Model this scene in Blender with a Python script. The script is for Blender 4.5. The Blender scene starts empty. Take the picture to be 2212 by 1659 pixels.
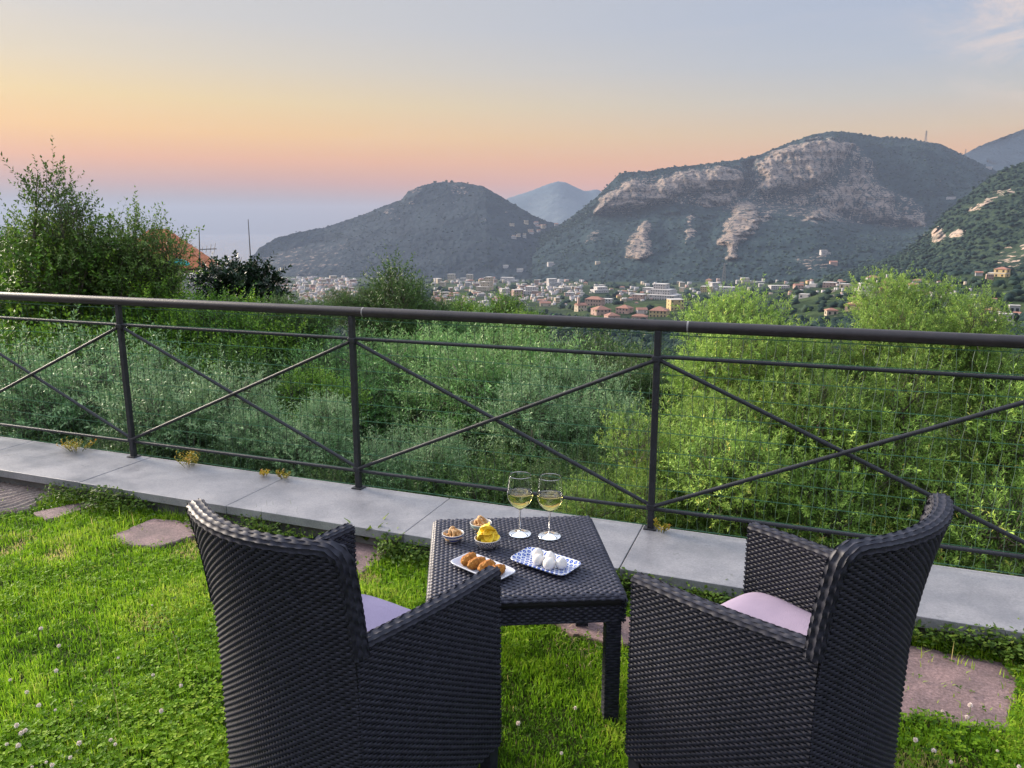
import bpy, bmesh, math, random
import numpy as np
from mathutils import Vector, Matrix
from mathutils.noise import noise as pnoise

S = bpy.context.scene
C = S.collection
R = math.radians
rng = np.random.default_rng(11)
random.seed(11)

# ------------------------------------------------------------------ camera
EYE = 1.60                     # camera height above the lawn
PITCH = 11.696                 # degrees below the horizon
cam_d = bpy.data.cameras.new('camera')
cam_d.sensor_width = 36.0
cam_d.lens = 36.0 * 1640.0 / 2212.0
cam_d.clip_start = 0.05
cam_d.clip_end = 90000.0
cam = bpy.data.objects.new('camera', cam_d)
C.objects.link(cam)
cam.location = (0, 0, EYE)
cam.rotation_euler = (R(90 - PITCH), 0, 0)
S.camera = cam

# ------------------------------------------------------------------ sky
SUN_AZ = -58.0                 # degrees, negative = to the left of the view axis
SUN_EL = 20.0
world = bpy.data.worlds.new('World')
S.world = world
world.use_nodes = True
nt = world.node_tree
for n in list(nt.nodes):
    nt.nodes.remove(n)


def N(tree, kind, **kw):
    n = tree.nodes.new(kind)
    for k, v in kw.items():
        if k.startswith('i_'):
            key = k[2:]
            key = int(key) if key.isdigit() else key.replace('_', ' ')
            n.inputs[key].default_value = v
        else:
            setattr(n, k, v)
    return n


def ramp(tree, stops, interp='EASE'):
    n = tree.nodes.new('ShaderNodeValToRGB')
    el = n.color_ramp.elements
    while len(el) < len(stops):
        el.new(0.5)
    for e, (p, c) in zip(el, stops):
        e.position = p
        e.color = (c[0], c[1], c[2], 1) if len(c) == 3 else c
    n.color_ramp.interpolation = interp
    return n


def lin(r, g, b):
    f = lambda v: ((v / 255 + 0.055) / 1.055) ** 2.4 if v > 10 else v / 255 / 12.92
    return (f(r), f(g), f(b))


L = nt.links.new
tc = N(nt, 'ShaderNodeTexCoord')
sep = N(nt, 'ShaderNodeSeparateXYZ')
L(tc.outputs['Generated'], sep.inputs[0])
zc = N(nt, 'ShaderNodeMath', operation='MAXIMUM', i_1=0.0)
L(sep.outputs['Z'], zc.inputs[0])
zr = N(nt, 'ShaderNodeMath', operation='POWER', i_1=0.5)
L(zc.outputs[0], zr.inputs[0])
# elevation ramps (fac = sqrt(sin elevation)): towards the set sun and away from it
WEST = [(0.0300, (0.0200, 0.0200, 0.0200)), (0.1200, (0.0200, 0.0200, 0.0200)), (0.1800, (0.0720, 0.0310, 0.0200)), (0.2300, (0.2086, 0.0620, 0.0200)), (0.2800, (0.3281, 0.1167, 0.0200)), (0.3300, (0.3545, 0.1828, 0.0302)), (0.3800, (0.3191, 0.2179, 0.0751)), (0.4300, (0.2635, 0.2151, 0.1422)), (0.4800, (0.2214, 0.2045, 0.1829)), (0.5300, (0.2081, 0.2005, 0.1911))]
EAST = [(0.0300, (0.3987, 0.1116, 0.0200)), (0.1200, (0.4305, 0.1205, 0.0216)), (0.1800, (0.4672, 0.1308, 0.0234)), (0.2300, (0.4213, 0.1342, 0.0251)), (0.2800, (0.3314, 0.1579, 0.0499)), (0.3300, (0.2619, 0.1883, 0.1083)), (0.3800, (0.2037, 0.1898, 0.1678)), (0.4300, (0.1627, 0.1763, 0.2012)), (0.4800, (0.1479, 0.1677, 0.2087)), (0.5300, (0.1465, 0.1654, 0.2074))]

UPPER = [(0.72, (0.46, 0.50, 0.60)), (1.0, (0.42, 0.47, 0.58))]
west = ramp(nt, WEST + UPPER, 'LINEAR')
east = ramp(nt, EAST + UPPER, 'LINEAR')
for rp in (west, east):
    L(zr.outputs[0], rp.inputs[0])
dotn = N(nt, 'ShaderNodeVectorMath', operation='DOT_PRODUCT')
L(tc.outputs['Generated'], dotn.inputs[0])
dotn.inputs[1].default_value = (math.sin(R(SUN_AZ)), math.cos(R(SUN_AZ)), 0)
az = N(nt, 'ShaderNodeMapRange', interpolation_type='SMOOTHSTEP', i_1=0.0, i_2=1.0, i_3=0.0, i_4=1.0)
L(dotn.outputs['Value'], az.inputs[0])
mixs = N(nt, 'ShaderNodeMixRGB')
L(az.outputs[0], mixs.inputs[0])
L(east.outputs[0], mixs.inputs[1])
L(west.outputs[0], mixs.inputs[2])
# thin streaks of high cloud
mp = N(nt, 'ShaderNodeMapping')
mp.inputs['Scale'].default_value = (3.0, 3.0, 26.0)
mp.inputs['Rotation'].default_value = (0, R(4), 0)
L(tc.outputs['Generated'], mp.inputs[0])
cn = N(nt, 'ShaderNodeTexNoise', i_Scale=1.5, i_Detail=7.0, i_Roughness=0.62, i_Distortion=0.4)
L(mp.outputs[0], cn.inputs['Vector'])
cr = ramp(nt, [(0.48, (0, 0, 0)), (0.80, (1, 1, 1))])
L(cn.outputs['Fac'], cr.inputs[0])
cm = N(nt, 'ShaderNodeMath', operation='MULTIPLY', i_1=0.07)
L(cr.outputs[0], cm.inputs[0])
cadd = N(nt, 'ShaderNodeMixRGB')
L(cm.outputs[0], cadd.inputs[0])
L(mixs.outputs[0], cadd.inputs[1])
cadd.inputs[2].default_value = (0.34, 0.26, 0.20, 1)
# one small lit cloud high over the far range
cd = N(nt, 'ShaderNodeVectorMath', operation='DOT_PRODUCT')
L(tc.outputs['Generated'], cd.inputs[0])
_c = Vector((math.sin(R(34)) * math.cos(R(14.5)), math.cos(R(34)) * math.cos(R(14.5)), math.sin(R(14.5))))
cd.inputs[1].default_value = _c
cmk = N(nt, 'ShaderNodeMapRange', interpolation_type='SMOOTHSTEP', i_1=0.988, i_2=0.9995)
L(cd.outputs['Value'], cmk.inputs[0])
cpn = N(nt, 'ShaderNodeTexNoise', i_Scale=9.0, i_Detail=8.0, i_Roughness=0.68, i_Distortion=0.6)
cpp = N(nt, 'ShaderNodeMapping')
cpp.inputs['Rotation'].default_value = (0, R(28), 0)
cpp.inputs['Scale'].default_value = (1.0, 1.0, 3.4)
L(tc.outputs['Generated'], cpp.inputs[0])
L(cpp.outputs[0], cpn.inputs['Vector'])
cpr = ramp(nt, [(0.40, (0, 0, 0)), (0.74, (0.7, 0.7, 0.7))])
L(cpn.outputs['Fac'], cpr.inputs[0])
cpm = N(nt, 'ShaderNodeMath', operation='MULTIPLY')
L(cmk.outputs[0], cpm.inputs[0]); L(cpr.outputs[0], cpm.inputs[1])
cad2 = N(nt, 'ShaderNodeMixRGB')
L(cpm.outputs[0], cad2.inputs[0]); L(cadd.outputs[0], cad2.inputs[1])
cad2.inputs[2].default_value = (0.36, 0.27, 0.21, 1)
bg1 = N(nt, 'ShaderNodeBackground', i_Strength=1.0)
L(cad2.outputs[0], bg1.inputs[0])
sky = N(nt, 'ShaderNodeTexSky', sky_type='NISHITA', sun_disc=False, sun_elevation=R(SUN_EL), sun_rotation=R(SUN_AZ), altitude=300.0, air_density=1.0, dust_density=2.0)
bg2 = N(nt, 'ShaderNodeBackground', i_Strength=0.004)
L(sky.outputs[0], bg2.inputs[0])
ads = N(nt, 'ShaderNodeAddShader')
L(bg1.outputs[0], ads.inputs[0])
L(bg2.outputs[0], ads.inputs[1])
wo = N(nt, 'ShaderNodeOutputWorld')
L(ads.outputs[0], wo.inputs[0])
world.cycles.sampling_method = 'MANUAL'
world.cycles.sample_map_resolution = 512

# ------------------------------------------------------------------ sun (low, veiled: soft edged)
sd = bpy.data.lights.new('sun', 'SUN')
sd.energy = 4.2
sd.angle = R(22)
sd.color = (1.0, 0.86, 0.70)
sun = bpy.data.objects.new('sun', sd)
C.objects.link(sun)
sdir = Vector((math.sin(R(SUN_AZ)) * math.cos(R(SUN_EL)), math.cos(R(SUN_AZ)) * math.cos(R(SUN_EL)), math.sin(R(SUN_EL))))
sun.rotation_euler = sdir.to_track_quat('Z', 'Y').to_euler()

S.view_settings.view_transform = 'Standard'
S.view_settings.look = 'None'
S.view_settings.exposure = 1.52
S.view_settings.gamma = 1.0
S.view_settings.use_curve_mapping = False
S.render.engine = 'CYCLES'
S.cycles.use_denoising = True
S.cycles.max_bounces = 7
S.cycles.diffuse_bounces = 3
S.cycles.glossy_bounces = 3
S.cycles.transmission_bounces = 7
S.cycles.volume_bounces = 0
S.cycles.transparent_max_bounces = 6
S.cycles.caustics_reflective = False
S.cycles.caustics_refractive = False
S.cycles.sample_clamp_indirect = 6.0


# ------------------------------------------------------------------ helpers
def link(o, parent=None):
    C.objects.link(o)
    if parent is not None:
        o.parent = parent
    return o


def tag(o, label=None, cat=None, group=None, kind=None):
    if label: o['label'] = label
    if cat: o['category'] = cat
    if group: o['group'] = group
    if kind: o['kind'] = kind
    return o


def empty(name, loc=(0, 0, 0), rz=0.0, parent=None):
    o = bpy.data.objects.new(name, None)
    o.location = loc
    o.rotation_euler = (0, 0, rz)
    o.empty_display_size = 0.1
    return link(o, parent)


def np_mesh(name, V, faces, smooth=False, attrs=None):
    """faces: list of int arrays, each (n, k)"""
    V = np.asarray(V, dtype=np.float32).reshape(-1, 3)
    me = bpy.data.meshes.new(name)
    me.vertices.add(len(V))
    me.vertices.foreach_set('co', V.ravel())
    loops = np.concatenate([np.asarray(f, dtype=np.int32).ravel() for f in faces])
    sizes = np.concatenate([np.full(len(f), np.asarray(f).shape[1], dtype=np.int32) for f in faces])
    starts = np.concatenate([[0], np.cumsum(sizes)[:-1]]).astype(np.int32)
    me.loops.add(len(loops))
    me.loops.foreach_set('vertex_index', loops)
    me.polygons.add(len(sizes))
    me.polygons.foreach_set('loop_start', starts)
    me.polygons.foreach_set('loop_total', sizes)
    if smooth:
        me.polygons.foreach_set('use_smooth', np.ones(len(sizes), dtype=bool))
    for k, a in (attrs or {}).items():
        at = me.attributes.new(k, 'FLOAT', 'POINT')
        at.data.foreach_set('value', np.asarray(a, dtype=np.float32).ravel())
    me.update(calc_edges=True)
    return me


def obj(name, me, mat=None, parent=None, loc=None, rot=None, smooth=None):
    o = bpy.data.objects.new(name, me)
    if mat is not None:
        for m in (mat if isinstance(mat, (list, tuple)) else [mat]):
            me.materials.append(m)
    if smooth:
        me.polygons.foreach_set('use_smooth', np.ones(len(me.polygons), dtype=bool))
    link(o, parent)
    if loc is not None: o.location = loc
    if rot is not None: o.rotation_euler = rot
    return o


class MB:
    """collects simple solids and makes one mesh of them"""
    def __init__(self):
        self.v, self.f = [], []

    def add(self, vs, fs):
        b = len(self.v)
        self.v += [tuple(p) for p in vs]
        self.f += [tuple(i + b for i in q) for q in fs]
        return self

    def box(self, lo, hi, M=None):
        x0, y0, z0 = lo; x1, y1, z1 = hi
        vs = [(x0, y0, z0), (x1, y0, z0), (x1, y1, z0), (x0, y1, z0), (x0, y0, z1), (x1, y0, z1), (x1, y1, z1), (x0, y1, z1)]
        if M is not None: vs = [M @ Vector(p) for p in vs]
        return self.add(vs, [(0, 3, 2, 1), (4, 5, 6, 7), (0, 1, 5, 4), (1, 2, 6, 5), (2, 3, 7, 6), (3, 0, 4, 7)])

    def tube(self, pts, rad, n=8, cap=True):
        pts = [Vector(p) for p in pts]
        rad = rad if isinstance(rad, (list, tuple)) else [rad] * len(pts)
        b = len(self.v); up = None
        for i, p in enumerate(pts):
            d = (pts[min(i + 1, len(pts) - 1)] - pts[max(i - 1, 0)]).normalized()
            if up is None:
                up = Vector((0, 0, 1)) if abs(d.z) < 0.9 else Vector((1, 0, 0))
            x = up.cross(d).normalized(); up = d.cross(x).normalized()
            for k in range(n):
                a = 2 * math.pi * k / n
                self.v.append(tuple(p + (x * math.cos(a) + up * math.sin(a)) * rad[i]))
        for i in range(len(pts) - 1):
            for k in range(n):
                a = b + i * n + k; c2 = b + i * n + (k + 1) % n
                self.f.append((a, c2, c2 + n, a + n))
        if cap:
            self.f.append(tuple(b + k for k in range(n))[::-1])
            self.f.append(tuple(b + (len(pts) - 1) * n + k for k in range(n)))
        return self

    def lathe(self, prof, n=32, M=None, closed=False):
        b = len(self.v)
        for r, z in prof:
            for k in range(n):
                a = 2 * math.pi * k / n
                p = Vector((r * math.cos(a), r * math.sin(a), z))
                self.v.append(tuple(M @ p if M is not None else p))
        m = len(prof)
        for i in range(m if closed else m - 1):
            j = (i + 1) % m
            for k in range(n):
                k2 = (k + 1) % n
                self.f.append((b + i * n + k, b + i * n + k2, b + j * n + k2, b + j * n + k))
        return self

    def mesh(self, name, smooth=False):
        me = bpy.data.meshes.new(name)
        me.from_pydata(self.v, [], self.f)
        if smooth:
            me.polygons.foreach_set('use_smooth', np.ones(len(me.polygons), dtype=bool))
        me.update()
        return me

    def build(self, name, mat, parent=None, smooth=False, bevel=0, loc=None, rot=None):
        me = self.mesh(name, smooth)
        if bevel:
            bm = bmesh.new(); bm.from_mesh(me)
            bmesh.ops.recalc_face_normals(bm, faces=bm.faces)
            ed = [e for e in bm.edges if e.calc_face_angle(0) > R(40)]
            bmesh.ops.bevel(bm, geom=ed, offset=bevel, segments=2, affect='EDGES', profile=0.5)
            bm.to_mesh(me); bm.free()
        return obj(name, me, mat, parent, loc, rot)


# vectorised value noise -------------------------------------------------
_perm = np.random.default_rng(3).random((64, 64, 64)).astype(np.float32)


def vnoise(p):
    p = np.asarray(p, dtype=np.float64)
    i = np.floor(p).astype(np.int64); f = p - i
    f = f * f * (3 - 2 * f)
    i0 = i & 63; i1 = (i + 1) & 63
    g = lambda a, b, c: _perm[a, b, c]
    x0, y0, z0 = i0[..., 0], i0[..., 1], i0[..., 2]
    x1, y1, z1 = i1[..., 0], i1[..., 1], i1[..., 2]
    fx, fy, fz = f[..., 0], f[..., 1], f[..., 2]
    l = lambda a, b, t: a + (b - a) * t
    return l(l(l(g(x0, y0, z0), g(x1, y0, z0), fx), l(g(x0, y1, z0), g(x1, y1, z0), fx), fy),
             l(l(g(x0, y0, z1), g(x1, y0, z1), fx), l(g(x0, y1, z1), g(x1, y1, z1), fx), fy), fz)


def fbm(p, octv=4, gain=0.5):
    p = np.asarray(p, dtype=np.float64); s = 0; a = 1; t = 0
    for k in range(octv):
        s = s + a * (vnoise(p * (2.03 ** k) + 17.3 * k) * 2 - 1); t += a; a *= gain
    return s / t


def sstep(a, b, x):
    t = np.clip((x - a) / (b - a), 0, 1)
    return t * t * (3 - 2 * t)


# materials ---------------------------------------------------------------
def pmat(name, c1, c2=None, scale=8.0, rough=0.6, bump=0.0, bscale=None, detail=4.0, spec=0.4, metal=0.0, coat=0.0, contrast=(0.35, 0.65)):
    m = bpy.data.materials.new(name); m.use_nodes = True
    t = m.node_tree; b = t.nodes['Principled BSDF']
    b.inputs['Roughness'].default_value = rough
    b.inputs['Specular IOR Level'].default_value = spec
    b.inputs['Metallic'].default_value = metal
    if coat: b.inputs['Coat Weight'].default_value = coat
    c2 = c2 or tuple(v * 0.75 for v in c1)
    tcn = N(t, 'ShaderNodeTexCoord')
    n = N(t, 'ShaderNodeTexNoise', i_Scale=scale, i_Detail=detail, i_Roughness=0.6)
    t.links.new(tcn.outputs['Object'], n.inputs['Vector'])
    rp = ramp(t, [(contrast[0], c2), (contrast[1], c1)], 'LINEAR')
    t.links.new(n.outputs['Fac'], rp.inputs[0])
    t.links.new(rp.outputs[0], b.inputs['Base Color'])
    if bump:
        n2 = N(t, 'ShaderNodeTexNoise', i_Scale=bscale or scale * 3, i_Detail=3.0)
        t.links.new(tcn.outputs['Object'], n2.inputs['Vector'])
        bp = N(t, 'ShaderNodeBump', i_Strength=bump, i_Distance=0.02)
        t.links.new(n2.outputs['Fac'], bp.inputs['Height'])
        t.links.new(bp.outputs[0], b.inputs['Normal'])
    return m


# survey: a point seen at (x, y) in a 2212 x 1659 frame at depth Y metres -> world coordinates
_cp, _sp = math.cos(R(PITCH)), math.sin(R(PITCH))


def survey(x, y, Y):
    x = np.asarray(x, float); y = np.asarray(y, float); Y = np.asarray(Y, float)
    u = (x - 1106) / 1640.0; v = -(y - 829.5) / 1640.0
    ry = _cp + v * _sp; rz = -_sp + v * _cp
    t = Y / ry
    return np.stack(np.broadcast_arrays(u * t, Y + 0 * t, EYE + rz * t), -1)


def to_frame(P):
    P = np.asarray(P, float); q = P - np.array([0, 0, EYE])
    fw = q[..., 1] * _cp - q[..., 2] * _sp; up = q[..., 1] * _sp + q[..., 2] * _cp
    return np.stack([1106 + 1640 * q[..., 0] / fw, 829.5 - 1640 * up / fw], -1)

# ================================================================== far setting: sea, mountains, valley
SEA = -240.0


def land_mat(name, veg1, veg2, rock1, rock2, vs, rs, dry=0.0):
    """vegetation and bare rock; the share of rock is the surface attribute 'rock'"""
    m = bpy.data.materials.new(name); m.use_nodes = True
    t = m.node_tree; b = t.nodes['Principled BSDF']; lk = t.links.new
    b.inputs['Roughness'].default_value = 0.95
    b.inputs['Specular IOR Level'].default_value = 0.05
    geo = N(t, 'ShaderNodeNewGeometry')
    n1 = N(t, 'ShaderNodeTexNoise', i_Scale=vs, i_Detail=5.0, i_Roughness=0.7)
    n2 = N(t, 'ShaderNodeTexNoise', i_Scale=vs * 0.12, i_Detail=4.0, i_Roughness=0.6)
    n3 = N(t, 'ShaderNodeTexNoise', i_Scale=rs, i_Detail=8.0, i_Roughness=0.75)
    mpn = N(t, 'ShaderNodeMapping'); mpn.inputs['Scale'].default_value = (1, 1, 0.6)
    lk(geo.outputs['Position'], mpn.inputs[0])
    for n in (n1, n2): lk(geo.outputs['Position'], n.inputs['Vector'])
    lk(mpn.outputs[0], n3.inputs['Vector'])
    rv = ramp(t, [(0.38, veg1), (0.58, veg2)], 'LINEAR'); lk(n1.outputs['Fac'], rv.inputs[0])
    rd = ramp(t, [(0.42, (0.55, 0.62, 0.6)), (0.6, (1.25, 1.15, 0.95))], 'LINEAR'); lk(n2.outputs['Fac'], rd.inputs[0])
    mu = N(t, 'ShaderNodeMixRGB', blend_type='MULTIPLY', i_0=1.0); lk(rv.outputs[0], mu.inputs[1]); lk(rd.outputs[0], mu.inputs[2])
    rr = ramp(t, [(0.36, rock2), (0.47, tuple(a * 0.55 + c * 0.45 for a, c in zip(rock1, rock2))), (0.60, rock1)], 'LINEAR')
    wv = N(t, 'ShaderNodeTexWave', wave_type='BANDS', bands_direction='Z', i_Scale=rs * 0.9, i_Distortion=9.0, i_Detail=3.0); wv.inputs['Detail Scale'].default_value = 2.0
    lk(geo.outputs['Position'], wv.inputs['Vector'])
    vo = N(t, 'ShaderNodeTexVoronoi', feature='DISTANCE_TO_EDGE', i_Scale=rs * 0.8); mv = N(t, 'ShaderNodeMapping'); mv.inputs['Scale'].default_value = (1, 1, 0.35)
    lk(geo.outputs['Position'], mv.inputs[0])
    nv = N(t, 'ShaderNodeVectorMath', operation='ADD'); ns = N(t, 'ShaderNodeVectorMath', operation='SCALE'); ns.inputs['Scale'].default_value = 0.5 / rs
    lk(n3.outputs['Color'], ns.inputs[0]); lk(mv.outputs[0], nv.inputs[0]); lk(ns.outputs[0], nv.inputs[1]); lk(nv.outputs[0], vo.inputs['Vector'])
    cr2 = N(t, 'ShaderNodeMapRange', i_1=0.0, i_2=0.10, i_3=-0.14, i_4=0.02); lk(vo.outputs['Distance'], cr2.inputs[0])
    wm = N(t, 'ShaderNodeMapRange', i_3=-0.07, i_4=0.07); lk(wv.outputs['Fac'], wm.inputs[0])
    s1 = N(t, 'ShaderNodeMath', operation='ADD'); lk(n3.outputs['Fac'], s1.inputs[0]); lk(cr2.outputs[0], s1.inputs[1])
    s2 = N(t, 'ShaderNodeMath', operation='ADD'); lk(s1.outputs[0], s2.inputs[0]); lk(wm.outputs[0], s2.inputs[1])
    rockh = s2.outputs[0]; lk(rockh, rr.inputs[0])
    at = N(t, 'ShaderNodeAttribute', attribute_name='rock')
    ad = N(t, 'ShaderNodeMath', operation='MULTIPLY_ADD', i_1=2.2, i_2=-1.1); lk(rockh, ad.inputs[0])
    a2 = N(t, 'ShaderNodeMath', operation='ADD'); lk(at.outputs['Fac'], a2.inputs[0]); lk(ad.outputs[0], a2.inputs[1])
    st = N(t, 'ShaderNodeMapRange', interpolation_type='SMOOTHSTEP', i_1=0.42, i_2=0.56); lk(a2.outputs[0], st.inputs[0])
    mx = N(t, 'ShaderNodeMixRGB'); lk(st.outputs[0], mx.inputs[0]); lk(mu.outputs[0], mx.inputs[1]); lk(rr.outputs[0], mx.inputs[2])
    lk(mx.outputs[0], b.inputs['Base Color'])
    bp = N(t, 'ShaderNodeBump', i_Strength=0.9, i_Distance=0.25 / vs)
    nm = N(t, 'ShaderNodeMix'); lk(st.outputs[0], nm.inputs[0]); lk(n1.outputs['Fac'], nm.inputs[2]); lk(rockh, nm.inputs[3])
    lk(nm.outputs[0], bp.inputs['Height']); lk(bp.outputs[0], b.inputs['Normal'])
    return m


def poly_sd(px, poly):
    """signed distance (frame units, positive inside) of points to a polygon"""
    poly = np.asarray(poly, float); x, y = px[..., 0], px[..., 1]
    d = np.full(x.shape, 1e9); ins = np.zeros(x.shape, bool)
    for k in range(len(poly)):
        ax, ay = poly[k]; bx, by = poly[(k + 1) % len(poly)]
        ex, ey = bx - ax, by - ay
        t = np.clip(((x - ax) * ex + (y - ay) * ey) / (ex * ex + ey * ey + 1e-9), 0, 1)
        d = np.minimum(d, np.hypot(x - ax - t * ex, y - ay - t * ey))
        c = ((ay > y) != (by > y)) & (x < (bx - ax) * (y - ay) / (by - ay + 1e-12) + ax)
        ins ^= c
    return np.where(ins, d, -d)


LAND = {}


def mountain(name, x0, x1, nx, curves, rows, rocks, mat, label, amp=40.0, wl=260.0, fine=5.0, back=700.0, crest=3.0, gully=None, canopy=6.0):
    xs = np.linspace(x0, x1, nx)
    P = []
    pts = []
    for yc, dc in curves:
        y = np.interp(xs, [q[0] for q in yc], [q[1] for q in yc])
        D = np.interp(xs, [q[0] for q in dc], [q[1] for q in dc]) if isinstance(dc, list) else np.full(nx, float(dc))
        pts.append(survey(xs, y, D))
    # back side of the ridge
    bk = pts[0].copy(); bk[:, 1] += back; bk[:, 0] *= 1 + back / pts[0][:, 1]; bk[:, 2] = np.maximum(SEA - 20, pts[0][:, 2] - back * 0.9)
    for t in np.linspace(0, 1, 6)[:-1]:
        P.append(bk + (pts[0] - bk) * t)
    for k in range(len(pts) - 1):
        n = rows[k]
        for j in range(n):
            P.append(pts[k] + (pts[k + 1] - pts[k]) * (j / n))
    P.append(pts[-1])
    P = np.array(P)                         # rows, cols, 3
    fr = to_frame(P)
    nz = fbm(np.stack([P[..., 0] / 130, P[..., 1] / 130, P[..., 2] / 60], -1), 4)
    nz_f = fbm(np.stack([P[..., 0] / 38, P[..., 1] / 60, P[..., 2] / 26], -1), 3)
    rock = np.zeros(P.shape[:2]); push = np.zeros(P.shape[:2])
    for poly, depth, strength in rocks:
        sdv = poly_sd(fr, poly) + nz * 11 + nz_f * 9
        mk = sstep(-5, 6, sdv)
        rock = np.maximum(rock, mk * strength)
        push = push + depth * sstep(-4, 16, sdv)
    rid = 1 - np.abs(fbm(np.stack([P[..., 0] / wl, P[..., 1] / wl, P[..., 2] / (wl * 2.2)], -1), 4))
    inner = np.ones(P.shape[0]); inner[:6] = np.linspace(0, 0.25, 6); inner[-12:] *= np.linspace(1, 0, 12)
    dsp = (rid - 0.75) * amp * inner[:, None] + push
    dsp += fbm(P / np.array([34., 34., 26.]), 3) * (fine + 10 * rock) * inner[:, None]
    flute = 1 - np.abs(fbm(np.stack([P[..., 0] / 46, P[..., 1] / 120, P[..., 2] / 260], -1), 3)) * 2
    strata = np.abs(((P[..., 2] + 16 * fbm(P / 120.0, 2)) / 46.0) % 1 - 0.5) * 2
    dsp += rock * (flute * 40 + strata * 22 - 30) * inner[:, None]
    hd = -P.copy(); hd[..., 2] = 0; hd /= np.linalg.norm(hd, axis=-1, keepdims=True)
    P = P + hd * dsp[..., None]
    P[..., 2] += fbm(P / 16.0, 2) * canopy * (1 - rock) * np.minimum(1, inner * 4)[:, None]
    P[4:8, :, 2] += np.abs(fbm(P[4:8] / 9.0, 2)) * crest * 2
    nr, nc = P.shape[:2]
    idx = np.arange(nr * nc).reshape(nr, nc)
    F = np.stack([idx[:-1, :-1], idx[1:, :-1], idx[1:, 1:], idx[:-1, 1:]], -1).reshape(-1, 4)
    me = np_mesh(name, P, [F], smooth=True, attrs={'rock': rock})
    o = obj(name, me, mat)
    tag(o, label, 'mountain', kind='structure')
    LAND[name] = (P.reshape(-1, 3), to_frame(P).reshape(-1, 2))
    return o


HAZY_VEG1, HAZY_VEG2 = (0.006, 0.017, 0.026), (0.021, 0.040, 0.050)  # scrub greens with the blue of distant haze put into the colour
m_main = land_mat('mountain_rock_and_hazy_scrub', HAZY_VEG1, HAZY_VEG2, (0.245, 0.19, 0.155), (0.042, 0.044, 0.050), 0.085, 0.035)
m_dome = land_mat('hazy_hill_scrub', (0.007, 0.015, 0.027), (0.020, 0.033, 0.050), (0.16, 0.13, 0.115), (0.09, 0.08, 0.075), 0.08, 0.02)  # haze blue is mixed into this hill's scrub colours too
m_spur = land_mat('spur_scrub', (0.010, 0.022, 0.018), (0.034, 0.054, 0.036), (0.36, 0.27, 0.21), (0.12, 0.11, 0.095), 0.13, 0.03)
m_far = land_mat('far_range', (0.10, 0.13, 0.175), (0.115, 0.15, 0.195), (0.2, 0.17, 0.15), (0.12, 0.1, 0.1), 0.004, 0.002)  # pale blue of the thick far haze painted as the surface colour

# volcano far over the bay
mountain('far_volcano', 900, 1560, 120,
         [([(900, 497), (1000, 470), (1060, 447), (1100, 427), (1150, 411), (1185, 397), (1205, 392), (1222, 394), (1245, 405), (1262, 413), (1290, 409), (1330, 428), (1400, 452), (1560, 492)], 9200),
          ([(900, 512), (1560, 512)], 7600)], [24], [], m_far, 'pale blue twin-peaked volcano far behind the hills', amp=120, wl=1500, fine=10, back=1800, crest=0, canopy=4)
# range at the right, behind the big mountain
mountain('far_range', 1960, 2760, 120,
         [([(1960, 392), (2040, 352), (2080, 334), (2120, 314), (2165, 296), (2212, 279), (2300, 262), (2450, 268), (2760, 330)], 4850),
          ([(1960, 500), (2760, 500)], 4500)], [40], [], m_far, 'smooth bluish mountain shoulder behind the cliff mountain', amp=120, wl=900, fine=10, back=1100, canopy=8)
# dome shaped headland
mountain('dome_hill', 528, 1330, 420,
         [([(528, 588), (537, 566), (560, 536), (600, 513), (650, 501), (700, 492), (740, 478), (790, 462), (830, 445), (868, 431), (882, 413), (920, 399), (955, 393), (1000, 395), (1045, 403), (1080, 424), (1120, 447), (1160, 470), (1190, 481), (1230, 490), (1330, 520)],
           [(528, 4300), (700, 4500), (960, 4600), (1330, 3900)]),
          ([(528, 590), (545, 580), (600, 545), (700, 520), (880, 452), (960, 425), (1050, 430), (1150, 490), (1330, 540)], [(528, 4250), (700, 4330), (960, 4380), (1330, 3700)]),
          ([(528, 612), (1330, 612)], [(528, 3500), (800, 3450), (1330, 3000)])],
         [40, 100],
         [([(545, 560), (620, 535), (720, 530), (760, 560), (700, 592), (560, 592)], 15, 0.26),
          ([(885, 410), (905, 402), (915, 425), (890, 436)], 20, 0.34), ([(975, 398), (1010, 400), (1010, 420), (975, 418)], 15, 0.34),
          ([(820, 450), (850, 440), (858, 470), (835, 475)], 15, 0.36), ([(730, 525), (750, 522), (748, 548), (730, 545)], 15, 0.38)],
         m_dome, 'dark dome-shaped headland hill sloping down to the sea', amp=70, wl=420, back=900)
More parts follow.
